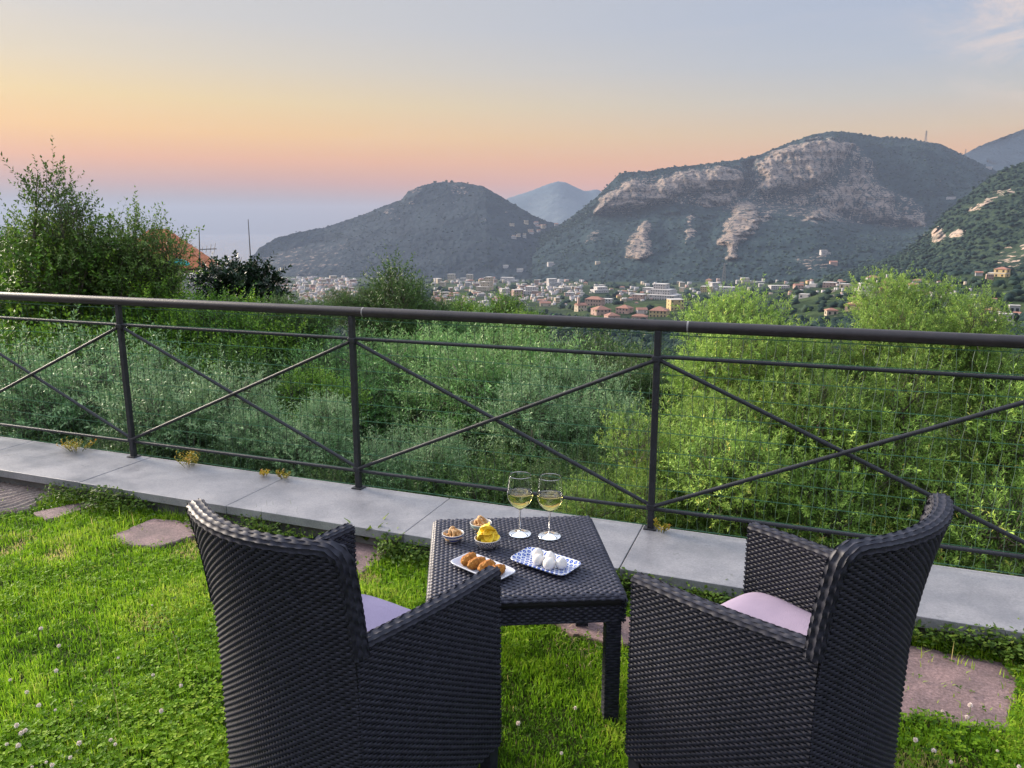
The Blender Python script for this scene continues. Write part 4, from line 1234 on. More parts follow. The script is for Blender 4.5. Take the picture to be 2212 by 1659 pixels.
def chair(loc, rz, cmat, label, clabel, ccat_label):
    r = empty('wicker_chair', loc, rz); tag(r, label, 'chair', 'wicker garden chairs')
    def part(name, me, parent=r, stuff=False):
        o = bpy.data.objects.new(name, me); link(o, parent)
        if stuff: o['kind'] = 'stuff'
        return o
    bk = part('backrest', CH['back_core']); part('weave', CH['backrest'], bk, True)
    part('top_rim', CH['rim'])
    for s in ('l', 'r'):
        a = part('armrest', CH['arm_%s_core' % s]); part('weave', CH['arm_' + s], a, True); part('arm_rim', CH['arm_%s_rim' % s], a)
    part('seat', seat_me); part('front_apron', CH['apron'])
    for sx, sy, w in ((-1, -1, BW), (1, -1, BW), (-1, 1, FW_), (1, 1, FW_)):
        o = part('leg', leg_me); o.location = (sx * (w - 0.026), sy * (DEP - 0.026), 0)
    c = bpy.data.objects.new('seat_cushion', cush.copy()); c.data.materials.append(cmat); link(c)
    c.location = loc; c.rotation_euler = (0, 0, rz)
    tag(c, clabel, 'cushion', 'seat cushions on the wicker chairs')
    pt = []
    for k in range(64):
        q = 2 * math.pi * k / 64; X, Y = math.cos(q), math.sin(q); m_ = (abs(X) ** 9 + abs(Y) ** 9) ** (-1 / 9); X, Y = X * m_, Y * m_
        kk = (abs(X) ** 6 + abs(Y) ** 6) ** (1 / 6); sc = max(abs(X), abs(Y)) / kk
        w = (BW - 0.048) + (FW_ - BW) * (Y + 1) / 2; x = X * sc * w
        pt.append((x, Y * sc * 0.238 - 0.012 - 0.05 * (1 - max(-1, min(1, x / BW)) ** 2) * max(0, -Y) ** 4, 0.440))
    MB().tube(pt + pt[:2], 0.0042, 6, cap=False).build('piping', cmat, c, smooth=True)


chair((-0.433, 1.953, 0.0), R(-33.5), m_cush_l, 'dark woven wicker armchair whose arm overlaps the plate of croquettes', 'lavender seat cushion on the chair next to the croquettes', 0)
chair((0.735, 1.955, 0.0), R(40.5), m_cush_p, 'dark woven wicker armchair beside the large mauve stepping stone', 'pinkish mauve seat cushion on the chair by the large stepping stone', 0)

# ---- side table
TC = (0.026, 2.525); TR = R(4.0); TW, TD, TZ_ = 0.316, 0.338, 0.47
m_top = wick_mat('sky_lit_table_wicker', (0.051, 0.052, 0.074), (0.029, 0.030, 0.043), rough=0.42)  # lighter, bluer than the chair wicker: sky reflection put into the top's colour
tb = empty('wicker_table', (TC[0], TC[1], 0), TR)
tag(tb, 'square dark wicker side table carrying the snacks and wine glasses', 'table')
rb = 0.022


def top_fn(u, v):
    # v goes over the rounded near and far edges; u across
    Ld = 2 * TD - 2 * rb; arc = math.pi / 2 * rb; tot = Ld + 2 * arc
    s = v * tot
    y = np.where(s < arc, -TD + rb - rb * np.sin(np.pi / 2 - s / rb), np.where(s > arc + Ld, TD - rb + rb * np.sin((s - arc - Ld) / rb), -TD + rb + (s - arc)))
    z = np.where(s < arc, TZ_ - rb + rb * np.cos(np.pi / 2 - s / rb), np.where(s > arc + Ld, TZ_ - rb + rb * np.cos((s - arc - Ld) / rb), TZ_))
    x = (2 * u - 1) * TW
    ex = np.clip((np.abs(x) - (TW - rb)) / rb, 0, 1)
    z = z - rb * (1 - np.sqrt(np.clip(1 - ex ** 2, 0, 1)))
    return np.stack([x, y, z - 0.003], -1)


tcore = MB().box((-TW + 0.004, -TD + 0.004, TZ_ - 0.05), (TW - 0.004, TD - 0.004, TZ_ - 0.008)).build('table_top', m_core, tb, bevel=0.016)
v, f = weave(top_fn, 2 * TW, 2 * TD + 0.03, row=0.0115, stake=0.0155, amp=0.0028, belly=0.0030, flip=1)
o = obj('weave', np_mesh('weave', v, [f], smooth=True), m_top, tcore); o['kind'] = 'stuff'
o.location.z = 0.0
for (a, b2, fl) in (((-TW, -TD), (TW, -TD), 1), ((TW, -TD), (TW, TD), 1), ((TW, TD), (-TW, TD), 1), ((-TW, TD), (-TW, -TD), 1)):
    nx_, ny_ = (b2[1] - a[1]), -(b2[0] - a[0]); ll_ = math.hypot(nx_, ny_); nx_, ny_ = nx_ / ll_ * -0.012, ny_ / ll_ * -0.012
    fn = lambda u, v, a=a, b2=b2, nx_=nx_, ny_=ny_: np.stack([a[0] + nx_ + (b2[0] - a[0]) * u, a[1] + ny_ + (b2[1] - a[1]) * u, TZ_ - 0.105 + 0.08 * v], -1)
    v, f = weave(fn, ll_, 0.085, row=0.0095, stake=0.0145, flip=1)
    ap_ = MB().box((min(a[0], b2[0]) + 0.02, min(a[1], b2[1]) + 0.02, TZ_ - 0.104), (max(a[0], b2[0]) - 0.02 if a[0] != b2[0] else a[0] + 0.03 * (1 if a[0] < 0 else -1) + 0.001, max(a[1], b2[1]) - 0.02 if a[1] != b2[1] else a[1] + 0.03 * (1 if a[1] < 0 else -1) + 0.001, TZ_ - 0.04)) if False else None
    apo = obj('apron', np_mesh('apron', v, [f], smooth=True), m_wick, tb)
inner = MB()
for a, b2 in (((-TW + .014, -TD + .014), (TW - .014, -TD + .03)), ((-TW + .014, TD - .03), (TW - .014, TD - .014)), ((-TW + .014, -TD + .03), (-TW + .03, TD - .03)), ((TW - .03, -TD + .03), (TW - .014, TD - .03))):
    inner.box((a[0], a[1], TZ_ - 0.103), (b2[0], b2[1], TZ_ - 0.045))
inner.build('frame', m_core, tb)
for sx in (-1, 1):
    for sy in (-1, 1):
        lx, ly = sx * (TW - 0.038), sy * (TD - 0.038)
        sh = lambda q: q
        lg = MB().box((lx - 0.021, ly - 0.021, -0.012), (lx + 0.021, ly + 0.021, TZ_ - 0.06)).build('leg', m_core, tb, bevel=0.003)
        fn = lambda u, v, lx=lx, ly=ly: np.stack([lx + 0.0245 * np.clip(1.42 * np.cos(2 * np.pi * u), -1, 1), ly + 0.0245 * np.clip(1.42 * np.sin(2 * np.pi * u), -1, 1), 0.0 + (TZ_ - 0.07) * v], -1)
        v, f = weave(fn, 0.19, TZ_ - 0.07, row=0.0095, stake=0.0158, amp=0.0015, belly=0.0012, flip=1)
        o = obj('weave', np_mesh('weave', v, [f], smooth=True), m_wick, lg); o['kind'] = 'stuff'


def on_table(x, y, dz=0.0015):
    return (x, y, TZ_ + dz)


# ---- wine glasses
def glass_mat():
    m = bpy.data.materials.new('clear_glass'); m.use_nodes = True
    b = m.node_tree.nodes['Principled BSDF']
    b.inputs['Base Color'].default_value = (0.97, 0.99, 0.98, 1); b.inputs['Transmission Weight'].default_value = 1.0
    b.inputs['Roughness'].default_value = 0.0; b.inputs['IOR'].default_value = 1.45
    n = N(m.node_tree, 'ShaderNodeTexNoise', i_Scale=30.0); mr = N(m.node_tree, 'ShaderNodeMapRange', i_3=0.0, i_4=0.03)
    m.node_tree.links.new(n.outputs['Fac'], mr.inputs[0]); m.node_tree.links.new(mr.outputs[0], b.inputs['Roughness'])
    return m


def wine_mat():
    m = bpy.data.materials.new('white_wine'); m.use_nodes = True
    t = m.node_tree; b = t.nodes['Principled BSDF']
    b.inputs['Transmission Weight'].default_value = 1.0; b.inputs['Roughness'].default_value = 0.0; b.inputs['IOR'].default_value = 1.34
    tcn = N(t, 'ShaderNodeTexCoord'); n = N(t, 'ShaderNodeTexNoise', i_Scale=6.0); t.links.new(tcn.outputs['Object'], n.inputs['Vector'])
    rp = ramp(t, [(0.3, (1.0, 0.88, 0.30)), (0.7, (1.0, 0.91, 0.38))], 'LINEAR'); t.links.new(n.outputs['Fac'], rp.inputs[0]); t.links.new(rp.outputs[0], b.inputs['Base Color'])
    return m


m_glass, m_wine = glass_mat(), wine_mat()
bowl_out = [(0.0045, 0.096), (0.010, 0.100), (0.022, 0.108), (0.034, 0.121), (0.0440, 0.138), (0.0482, 0.158), (0.0478, 0.180), (0.0450, 0.205), (0.0420, 0.2315)]
bowl_in = [(r - 0.0013, z) for r, z in bowl_out[1:]][::-1]
wine_z = 0.166


def spl(prof, n=6):
    """smooth a profile with Catmull-Rom"""
    p = [np.array(q, float) for q in prof]; out = []
    for i in range(len(p) - 1):
        p0, p1, p2, p3 = p[max(i - 1, 0)], p[i], p[i + 1], p[min(i + 2, len(p) - 1)]
        for k in range(n):
            t = k / n
            out.append(tuple(0.5 * ((2 * p1) + (-p0 + p2) * t + (2 * p0 - 5 * p1 + 4 * p2 - p3) * t * t + (-p0 + 3 * p1 - 3 * p2 + p3) * t ** 3)))
    out.append(tuple(p[-1])); return out


g_bowl = MB().lathe(spl(bowl_out, 5) + [(0.0414, 0.2325)] + spl(bowl_in, 5) + [(0.0002, 0.0985)], 40).mesh('bowl', True)
g_stem = MB().lathe(spl([(0.0036, 0.0962), (0.0034, 0.080), (0.0034, 0.040), (0.0042, 0.017), (0.0085, 0.0095)], 4), 16).mesh('stem', True)
g_base = MB().lathe(spl([(0.0001, 0.011), (0.0082, 0.0096), (0.018, 0.0058), (0.034, 0.0030), (0.0412, 0.0022), (0.0420, 0.0012), (0.0405, 0.0), (0.02, 0.0008), (0.0001, 0.0012)], 4), 40).mesh('base', True)
wp = [(r - 0.0007, z) for r, z in spl(bowl_out[1:6], 8) if z < wine_z]
g_wine = MB().lathe([(0.0001, wp[0][1] - 0.0012)] + wp + [(wp[-1][0], wine_z), (wp[-1][0] - 0.002, wine_z - 0.0006), (0.0001, wine_z - 0.0008)], 40).mesh('wine', True)
for me, mt in ((g_bowl, m_glass), (g_stem, m_glass), (g_base, m_glass), (g_wine, m_wine)): me.materials.append(mt)
for (x, y), lab, wl in (((0.030, 2.677), 'wine glass beside the bowl of potato crisps, part filled with white wine', 'pale white wine in the glass beside the crisps'),
                        ((0.140, 2.655), 'wine glass directly behind the mozzarella plate, part filled with white wine', 'pale white wine in the glass behind the mozzarella')):
    g_ = empty('wine_glass', on_table(x, y)); tag(g_, lab, 'wine glass', 'wine glasses on the table')
    for nm, me in (('bowl', g_bowl), ('stem', g_stem), ('base', g_base)): link(bpy.data.objects.new(nm, me), g_)
    w = bpy.data.objects.new('white_wine', g_wine); link(w); w.location = on_table(x, y); tag(w, wl, 'wine', 'white wine in the glasses')

# ---- bowls
def glaze(name, fn):
    m = bpy.data.materials.new(name); m.use_nodes = True
    t = m.node_tree; b = t.nodes['Principled BSDF']; b.inputs['Roughness'].default_value = 0.18; b.inputs['Coat Weight'].default_value = 0.4
    tcn = N(t, 'ShaderNodeTexCoord'); sx = N(t, 'ShaderNodeSeparateXYZ'); t.links.new(tcn.outputs['Object'], sx.inputs[0])
    t.links.new(fn(t, sx), b.inputs['Base Color']); return m


def M_(t, op, a, b2=None, c=None):
    n = N(t, 'ShaderNodeMath', operation=op)
    for i, q in enumerate((a, b2, c)):
        if q is None: continue
        if isinstance(q, (int, float)): n.inputs[i].default_value = q
        else: t.links.new(q, n.inputs[i])
    return n.outputs[0]


CREAM, BLUE, NAVY = (0.60, 0.58, 0.55), (0.035, 0.055, 0.26), (0.018, 0.022, 0.085)


def mixc(t, fac, c1, c2):
    n = N(t, 'ShaderNodeMixRGB'); t.links.new(fac, n.inputs[0]); n.inputs[1].default_value = (*c1, 1); n.inputs[2].default_value = (*c2, 1); return n.outputs[0]


def striped(t, s):
    z = s.outputs['Z']
    a = M_(t, 'MULTIPLY', M_(t, 'GREATER_THAN', z, 0.008), M_(t, 'LESS_THAN', z, 0.0155)); c = M_(t, 'GREATER_THAN', z, 0.0245)
    return mixc(t, M_(t, 'MAXIMUM', a, c), CREAM, BLUE)


def geo_pat(t, s):
    ang = M_(t, 'ARCTAN2', s.outputs['Y'], s.outputs['X']); k = M_(t, 'MULTIPLY', ang, 12 / (2 * math.pi))
    tri = M_(t, 'ABSOLUTE', M_(t, 'SUBTRACT', M_(t, 'FRACT', k), 0.5))           # 0..0.5
    zz = M_(t, 'MULTIPLY', s.outputs['Z'], 1 / 0.034)
    q = M_(t, 'FRACT', M_(t, 'MULTIPLY', M_(t, 'ADD', M_(t, 'MULTIPLY', tri, 1.7), zz), 2.3))
    return mixc(t, M_(t, 'GREATER_THAN', q, 0.46), CREAM, NAVY)


def mint(t, s):
    return mixc(t, M_(t, 'GREATER_THAN', s.outputs['Z'], 0.031), (0.45, 0.60, 0.50), (0.55, 0.66, 0.56))


m_bA, m_bB, m_bC = glaze('blue_striped_glaze', striped), glaze('mint_glaze', mint), glaze('blue_geometric_glaze', geo_pat)
m_inner = pmat('cream_glaze', (0.560, 0.544, 0.512), rough=0.2)


def bowl(x, y, rad, hgt, mat, label, sides=None):
    n = sides or 40
    out = spl([(rad * 0.50, 0.0), (rad * 0.56, 0.002), (rad * 0.74, hgt * 0.30), (rad * 0.90, hgt * 0.65), (rad, hgt)], 4)
    inn = spl([(rad - 0.0035, hgt), (rad * 0.86, hgt * 0.65), (rad * 0.68, hgt * 0.30), (rad * 0.45, 0.006), (0.0002, 0.005)], 4)
    b0 = empty('snack_bowl', on_table(x, y)); tag(b0, label, 'bowl', 'snack bowls on the table')
    MB().lathe([(0.0002, 0.0005)] + out, n).build('shell', mat, b0, smooth=sides is None)
    MB().lathe([out[-1], (rad - 0.0015, hgt + 0.0012), inn[0]] + inn[1:], n).build('lining', m_inner, b0, smooth=True)


bowl(-0.216, 2.612, 0.041, 0.031, m_bA, 'round white bowl with blue stripes holding ring crackers')
bowl(-0.118, 2.712, 0.042, 0.031, m_bB, 'pale mint green bowl of ring crackers behind the crisps')
bowl(-0.088, 2.556, 0.0475, 0.036, m_bC, 'bowl with dark blue geometric pattern holding yellow crisps')

# ring crackers
m_tar = pmat('baked_cracker', (0.62, 0.38, 0.17), (0.45, 0.24, 0.09), scale=60, rough=0.6, bump=0.3, bscale=260)


def ring_mesh(seed):
    g = np.random.default_rng(seed); mb = MB(); pts = []
    n = 18
    for k in range(n + 3):
        a = 2 * math.pi * k / n * 1.0 + 0.2
        r = 0.0115 + 0.0012 * math.sin(2 * a + seed)
        pts.append((r * math.cos(a) * 1.15, r * math.sin(a) * 0.9, 0.0025 * (1 if k > n - 2 else 0) + 0.0008 * math.sin(3 * a)))
    mb.tube(pts, [0.0048 + 0.0006 * math.sin(k * 1.1 + seed) for k in range(len(pts))], 8)
    me = mb.mesh('ring_cracker', True); me.materials.append(m_tar); return me


rings_ = [ring_mesh(i) for i in range(3)]
for (bx, by), lab, cnt, sd0 in (((-0.216, 2.612), 'small golden ring cracker heaped in the blue-striped bowl', 11, 1), ((-0.118, 2.712), 'small golden ring cracker heaped in the mint green bowl', 11, 2)):
    g = np.random.default_rng(sd0)
    for k in range(cnt):
        lvl = 0 if k < 5 else (1 if k < 9 else 2)
        a = k * 2.3 + sd0; rr_ = [0.021, 0.014, 0.004][lvl]
        o = bpy.data.objects.new('ring_cracker', rings_[k % 3]); link(o)
        o.location = (bx + rr_ * math.cos(a), by + rr_ * math.sin(a), TZ_ + [0.020, 0.031, 0.042][lvl] + g.normal() * 0.001)
        tilt = (0.35, 0.6, 0.9)[lvl]
        o.rotation_euler = (g.normal() * tilt, g.normal() * tilt, g.uniform(0, 6.28))
        tag(o, lab, 'cracker', lab.split(' heaped ')[0] + 's in bowl %s' % ('with stripes' if sd0 == 1 else 'of mint green'))

# crisps
m_crisp = pmat('yellow_potato_crisp', (0.894, 0.660, 0.050), (0.749, 0.462, 0.020), scale=45, rough=0.5, bump=0.2, bscale=150)


def crisp_mesh(seed):
    g = np.random.default_rng(seed); n, m = 6, 22; V = [(0, 0, 0)]; F = []
    sx, sy = g.uniform(-9, 9), g.uniform(6, 14)
    for i in range(1, n):
        for k in range(m):
            a = 2 * math.pi * k / m; r = 0.0235 * i / (n - 1) * (1 + 0.06 * math.sin(3 * a + seed))
            x, y = r * math.cos(a) * 1.15, r * math.sin(a)
            V.append((x, y, sy * x * x - sx * y * y + 0.0012 * math.sin(x * 420)))
    for k in range(m): F.append((0, 1 + k, 1 + (k + 1) % m))
    for i in range(n - 2):
        for k in range(m):
            k2 = (k + 1) % m; F.append((1 + i * m + k, 1 + (i + 1) * m + k, 1 + (i + 1) * m + k2, 1 + i * m + k2))
    mb = MB().add(V, F); me = mb.mesh('potato_crisp', True); me.materials.append(m_crisp); return me


crs = [crisp_mesh(i) for i in range(4)]
g = np.random.default_rng(9)
for k in range(17):
    lvl = 0 if k < 6 else (1 if k < 12 else 2)
    a = k * 2.4; rr_ = [0.019, 0.014, 0.006][lvl]
    o = bpy.data.objects.new('potato_crisp', crs[k % 4]); link(o)
    o.location = (-0.088 + rr_ * math.cos(a), 2.556 + rr_ * math.sin(a), TZ_ + [0.041, 0.052, 0.066][lvl] + g.normal() * 0.002)
    o.rotation_euler = (math.sin(a) * -0.7 + g.normal() * 0.35, math.cos(a) * 0.7 + g.normal() * 0.35, g.uniform(0, 6.28))
    o.modifiers.new('thickness', 'SOLIDIFY').thickness = 0.0012
    tag(o, 'yellow potato crisp heaped in the geometric patterned bowl', 'crisp', 'potato crisps in the patterned bowl')

# ---- rectangular plates
def plate_mesh(lx, ly, h=0.017, th=0.004):
    rings = [(0.62, 0.002), (0.80, 0.003), (0.92, h * 0.55), (1.0, h), (0.99, h + th * 0.6), (0.965, h + th * 0.5), (0.89, h * 0.55 + th), (0.76, 0.003 + th), (0.5, 0.002 + th), (0.2, 0.002 + th)]
    V, F, n = [], [], 48
    for s, z in rings:
        for k in range(n):
            a = 2 * math.pi * (k + 0.5) / n; c, s_ = math.cos(a), math.sin(a); q = 0.30
            x = math.copysign(abs(c) ** q, c); y = math.copysign(abs(s_) ** q, s_)
            ins = (1 - s) * lx * 0.9
            V.append((x * max(lx - ins * 1.0, 0.001), y * max(ly - min(ins, ly * 0.93), 0.001), z))
    for i in range(len(rings) - 1):
        for k in range(n):
            k2 = (k + 1) % n; F.append((i * n + k, i * n + k2, (i + 1) * n + k2, (i + 1) * n + k))
    F.append(tuple(range(n))[::-1]); F.append(tuple((len(rings) - 1) * n + k for k in range(n)))
    return MB().add(V, F)


def dots(t, s):
    # staggered round blue dots with a pale heart
    gx = M_(t, 'MULTIPLY', s.outputs['X'], 1 / 0.0175); gy0 = M_(t, 'MULTIPLY', s.outputs['Y'], 1 / 0.0152)
    row = M_(t, 'FLOOR', gy0); sh = M_(t, 'MULTIPLY', M_(t, 'MODULO', M_(t, 'ADD', row, 20.0), 2.0), 0.5)
    fx = M_(t, 'SUBTRACT', M_(t, 'FRACT', M_(t, 'ADD', gx, sh)), 0.5); fy = M_(t, 'MULTIPLY', M_(t, 'SUBTRACT', M_(t, 'FRACT', gy0), 0.5), 0.87)
    r = M_(t, 'SQRT', M_(t, 'ADD', M_(t, 'MULTIPLY', fx, fx), M_(t, 'MULTIPLY', fy, fy)))
    body = M_(t, 'MULTIPLY', M_(t, 'LESS_THAN', r, 0.37), M_(t, 'GREATER_THAN', r, 0.09))
    body = M_(t, 'MULTIPLY', body, M_(t, 'GREATER_THAN', s.outputs['Z'], 0.0045))
    return mixc(t, body, (0.56, 0.58, 0.62), (0.028, 0.075, 0.34))


m_dots = glaze('blue_dotted_glaze', dots); m_white = pmat('white_plate_glaze', (0.528, 0.544, 0.592), (0.464, 0.480, 0.544), rough=0.2, coat=0.3)
pl1 = plate_mesh(0.112, 0.056).build('serving_plate', m_white, smooth=True, loc=on_table(-0.098, 2.362), rot=(0, 0, R(-42)))
tag(pl1, 'white rectangular plate of fried croquettes partly hidden by a chair arm', 'plate', 'rectangular serving plates')
pl2 = plate_mesh(0.114, 0.066).build('serving_plate', m_dots, smooth=True, loc=on_table(0.114, 2.405), rot=(0, 0, R(-37)))
tag(pl2, 'rectangular white plate with blue dots holding mozzarella', 'plate', 'rectangular serving plates')

# croquettes
def crust_mat():
    m = pmat('fried_breadcrumb', (0.670, 0.282, 0.039), (0.389, 0.126, 0.017), scale=70, rough=0.7, bump=0.9, bscale=330, detail=6)
    return m


m_crust = crust_mat(); m_moz = pmat('fresh_mozzarella', (0.656, 0.624, 0.584), (0.60, 0.57, 0.53), scale=20, rough=0.32, bump=0.12, bscale=60)
m_moz.node_tree.nodes['Principled BSDF'].inputs['Subsurface Weight'].default_value = 0.25
m_moz.node_tree.nodes['Principled BSDF'].inputs['Subsurface Radius'].default_value = (0.006, 0.005, 0.004)


def blob(name, rx, ry, rz_, seed, mat, amp=0.06, freq=60.0, pinch=0.0, power=2.0):
    n, m = 22, 30; V, F = [], []
    g = np.random.default_rng(seed); off = g.random(3) * 9
    for i in range(n + 1):
        th = math.pi * i / n
        for k in range(m):
            a = 2 * math.pi * k / m
            v = Vector((math.sin(th) * math.cos(a), math.sin(th) * math.sin(a), math.cos(th)))
            q = (abs(v.x) ** power + abs(v.y) ** 2 + abs(v.z) ** 2) ** (-1 / power) if power != 2 else 1.0
            v2 = v * q
            d_ = 1 + amp * pnoise(Vector((v.x * rx * freq + off[0], v.y * ry * freq + off[1], v.z * rz_ * freq + off[2])))
            z = v2.z * rz_ * d_
            if pinch and v.z > 0.55: z += pinch * (v.z - 0.55) ** 1.5
            V.append((v2.x * rx * d_, v2.y * ry * d_, max(z, -rz_ * 0.86)))
    for i in range(n):
        for k in range(m):
            k2 = (k + 1) % m; F.append((i * m + k, (i + 1) * m + k, (i + 1) * m + k2, i * m + k2))
    return MB().add(V, F).build(name, mat, smooth=True)


def on_plate(pl, lx, ly, z):
    a = pl.rotation_euler.z
    return (pl.location.x + lx * math.cos(a) - ly * math.sin(a), pl.location.y + lx * math.sin(a) + ly * math.cos(a), pl.location.z + z)


for k, (lx, lab) in enumerate([(-0.068, 'golden fried croquette at the free end of the white plate'), (-0.026, 'golden fried croquette second from the free end of the plate'), (0.016, 'golden fried croquette third in the row, by the chair arm'), (0.062, 'golden fried croquette beyond the chair arm at the end of the plate')]):
    o = blob('croquette', 0.037, 0.0185, 0.0185, 30 + k, m_crust, amp=0.17, freq=150, power=2.6)
    o.location = on_plate(pl1, lx, 0.002 * (-1) ** k, 0.006 + 0.0160); o.rotation_euler = (0, 0, pl1.rotation_euler.z + R(90 + (8, -6, 4, -14)[k]))
    tag(o, lab, 'croquette', 'fried croquettes on the white plate')
for k, (lx, ly, s, lab) in enumerate([(-0.046, 0.018, 1.0, 'white mozzarella ball farthest back in the group beside the blue dots'), (-0.018, -0.018, 1.05, 'white mozzarella ball leaning on the rearmost one'), (0.004, 0.022, 0.95, 'white mozzarella ball between the rearmost and the pointed one'),
                                     (0.030, -0.022, 1.08, 'roundest white mozzarella ball next to the pointed one'), (0.062, 0.004, 1.0, 'white mozzarella ball with a pointed top near the plate end')]):
    o = blob('mozzarella_ball', 0.0205 * s, 0.0200 * s, 0.0190 * s, 50 + k, m_moz, amp=0.05, freq=30, pinch=0.018 if k in (0, 2, 4) else 0.0)
    o.location = on_plate(pl2, lx, ly, 0.006 + 0.0160 * s); o.rotation_euler = (0.15 * (-1) ** k, 0.1, k * 1.3)
    tag(o, lab, 'mozzarella', 'mozzarella balls on the dotted plate')

# ================================================================== valley: town, woods, pylons, neighbour's house
def locate(x, y):
    """first ground met in that direction: valley floor or mountain side"""
    t = np.geomspace(40, 4400, 1500)
    P = survey(x, y, t)
    below = np.nonzero(P[:, 2] < ground_z(P[:, 0], P[:, 1]))[0]
    best = None
    if len(below):
        p = P[below[0]]
        if np.hypot(p[0], p[1]) < 3540: best = p
    for nm in ('cliff_mountain', 'wooded_spur', 'dome_hill'):
        V, f = LAND[nm]
        d = np.hypot(f[:, 0] - x, f[:, 1] - y)
        k = np.nonzero(d < 4.0)[0]
        if len(k):
            q = V[k[np.argmin(V[k, 1])]]
            if best is None or q[1] < best[1]: best = q
    return best


def wallm(name, c): return pmat(name, c, tuple(v * 0.82 for v in c), scale=0.25, rough=0.85, spec=0.2)


WALLS = [wallm('white_plaster', (0.402, 0.379, 0.372)), wallm('cream_plaster', (0.426, 0.356, 0.269)), wallm('pink_plaster', (0.372, 0.255, 0.214)), wallm('yellow_plaster', (0.449, 0.341, 0.174)), wallm('grey_plaster', (0.372, 0.356, 0.356))]
m_tiles = pmat('terracotta_roof', (0.31, 0.15, 0.105), (0.20, 0.095, 0.07), scale=0.8, rough=0.85)
m_flat = pmat('pale_flat_roof', (0.50, 0.47, 0.44), (0.36, 0.34, 0.32), scale=0.3, rough=0.9)
m_win = pmat('dark_window', (0.035, 0.040, 0.050), rough=0.15)
HOUSES = []


def roof_solid(mb, w, d, z, kind, ov=0.5):
    if kind == 'flat':
        mb.box((-w / 2 - 0.15, -d / 2 - 0.15, z), (w / 2 + 0.15, d / 2 + 0.15, z + 0.5))
    else:
        h = min(w, d) * 0.24; a, b2 = w / 2 + ov, d / 2 + ov; rl = max(a - b2, 0.0) if kind == 'hip' else a
        vs = [(-a, -b2, z), (a, -b2, z), (a, b2, z), (-a, b2, z), (-rl, 0, z + h), (rl, 0, z + h), (-a, -b2, z - 0.25), (a, -b2, z - 0.25), (a, b2, z - 0.25), (-a, b2, z - 0.25)]
        mb.add(vs, [(0, 1, 5, 4), (2, 3, 4, 5), (1, 2, 5), (3, 0, 4), (6, 9, 8, 7), (0, 6, 7, 1), (1, 7, 8, 2), (2, 8, 9, 3), (3, 9, 6, 0)])
    return mb


pane = MB().box((-0.5, -0.12, -0.5), (0.5, 0.06, 0.5)).mesh('window'); pane.materials.append(m_win)


def house(x, y, wpx, wall, roof, label, hr=0.55, dr=0.8, windows=True, rz=None, steps=1, tower=False):
    p = locate(x, y)
    if p is None: return
    w = wpx * p[1] / 1640.0; h = max(w * hr, 4.5); d = w * dr
    view = math.atan2(-p[0], p[1])
    rz = (view + rng.uniform(-0.45, 0.45)) if rz is None else view + rz
    r = empty('house', (float(p[0]), float(p[1]), float(p[2]) - 1.0), rz)
    tag(r, label, 'house', 'houses of the valley town')
    HOUSES.append((x, y, wpx, wpx * hr, p[1]))
    for s in range(steps):
        ww = w * (1 - 0.28 * s); dd = d * (1 - 0.22 * s); z0 = h * s * 0.72; hh = h * (0.72 if steps > 1 else 1.0)
        xo = w * 0.12 * s * (1 if int(x) % 2 else -1)
        M = Matrix.Translation((xo, d * 0.16 * s, 0))
        MB().box((-ww / 2, -dd / 2, z0 - (3 if s == 0 else 0)), (ww / 2, dd / 2, z0 + hh), M).build('wall', WALLS[wall], r)
        rf = roof_solid(MB(), ww, dd, z0 + hh + 0.01, roof if s == steps - 1 else 'flat'); rf.v = [tuple(M @ Vector(q)) for q in rf.v]
        rf.build('roof', m_tiles if (roof != 'flat' and s == steps - 1) else m_flat, r)
        if windows:
            nx_ = max(2, int(ww / 4.2)); nz = max(1, int(hh / 3.6))
            for k in range(nz):
                for j in range(nx_):
                    if rng.random() < 0.12: continue
                    o = bpy.data.objects.new('window', pane); link(o, r)
                    o.location = (xo - ww / 2 + (j + 0.5) * ww / nx_, d * 0.16 * s - dd / 2, z0 + (k + 0.55) * hh / nz); o.scale = (1.5, 1, 1.9 if rng.random() < 0.7 else 2.5)
            for k in range(nz):
                for sx in (-1, 1):
                    o = bpy.data.objects.new('window', pane); link(o, r)
                    o.location = (xo + sx * ww / 2, d * 0.16 * s, z0 + (k + 0.55) * hh / nz); o.rotation_euler = (0, 0, sx * R(90)); o.scale = (1.5, 1, 1.9)
    if tower:
        MB().box((-w * 0.42, -d * 0.3, 0), (-w * 0.20, -d * 0.3 + w * 0.22, h * 2.1)).build('bell_tower', WALLS[2], r)
        MB().lathe([(w * 0.12, h * 2.1), (w * 0.10, h * 2.25), (0.05, h * 2.45)], 10, Matrix.Translation((-w * 0.31, -d * 0.3 + w * 0.11, 0))).build('bell_tower_cap', m_flat, r)
    return r


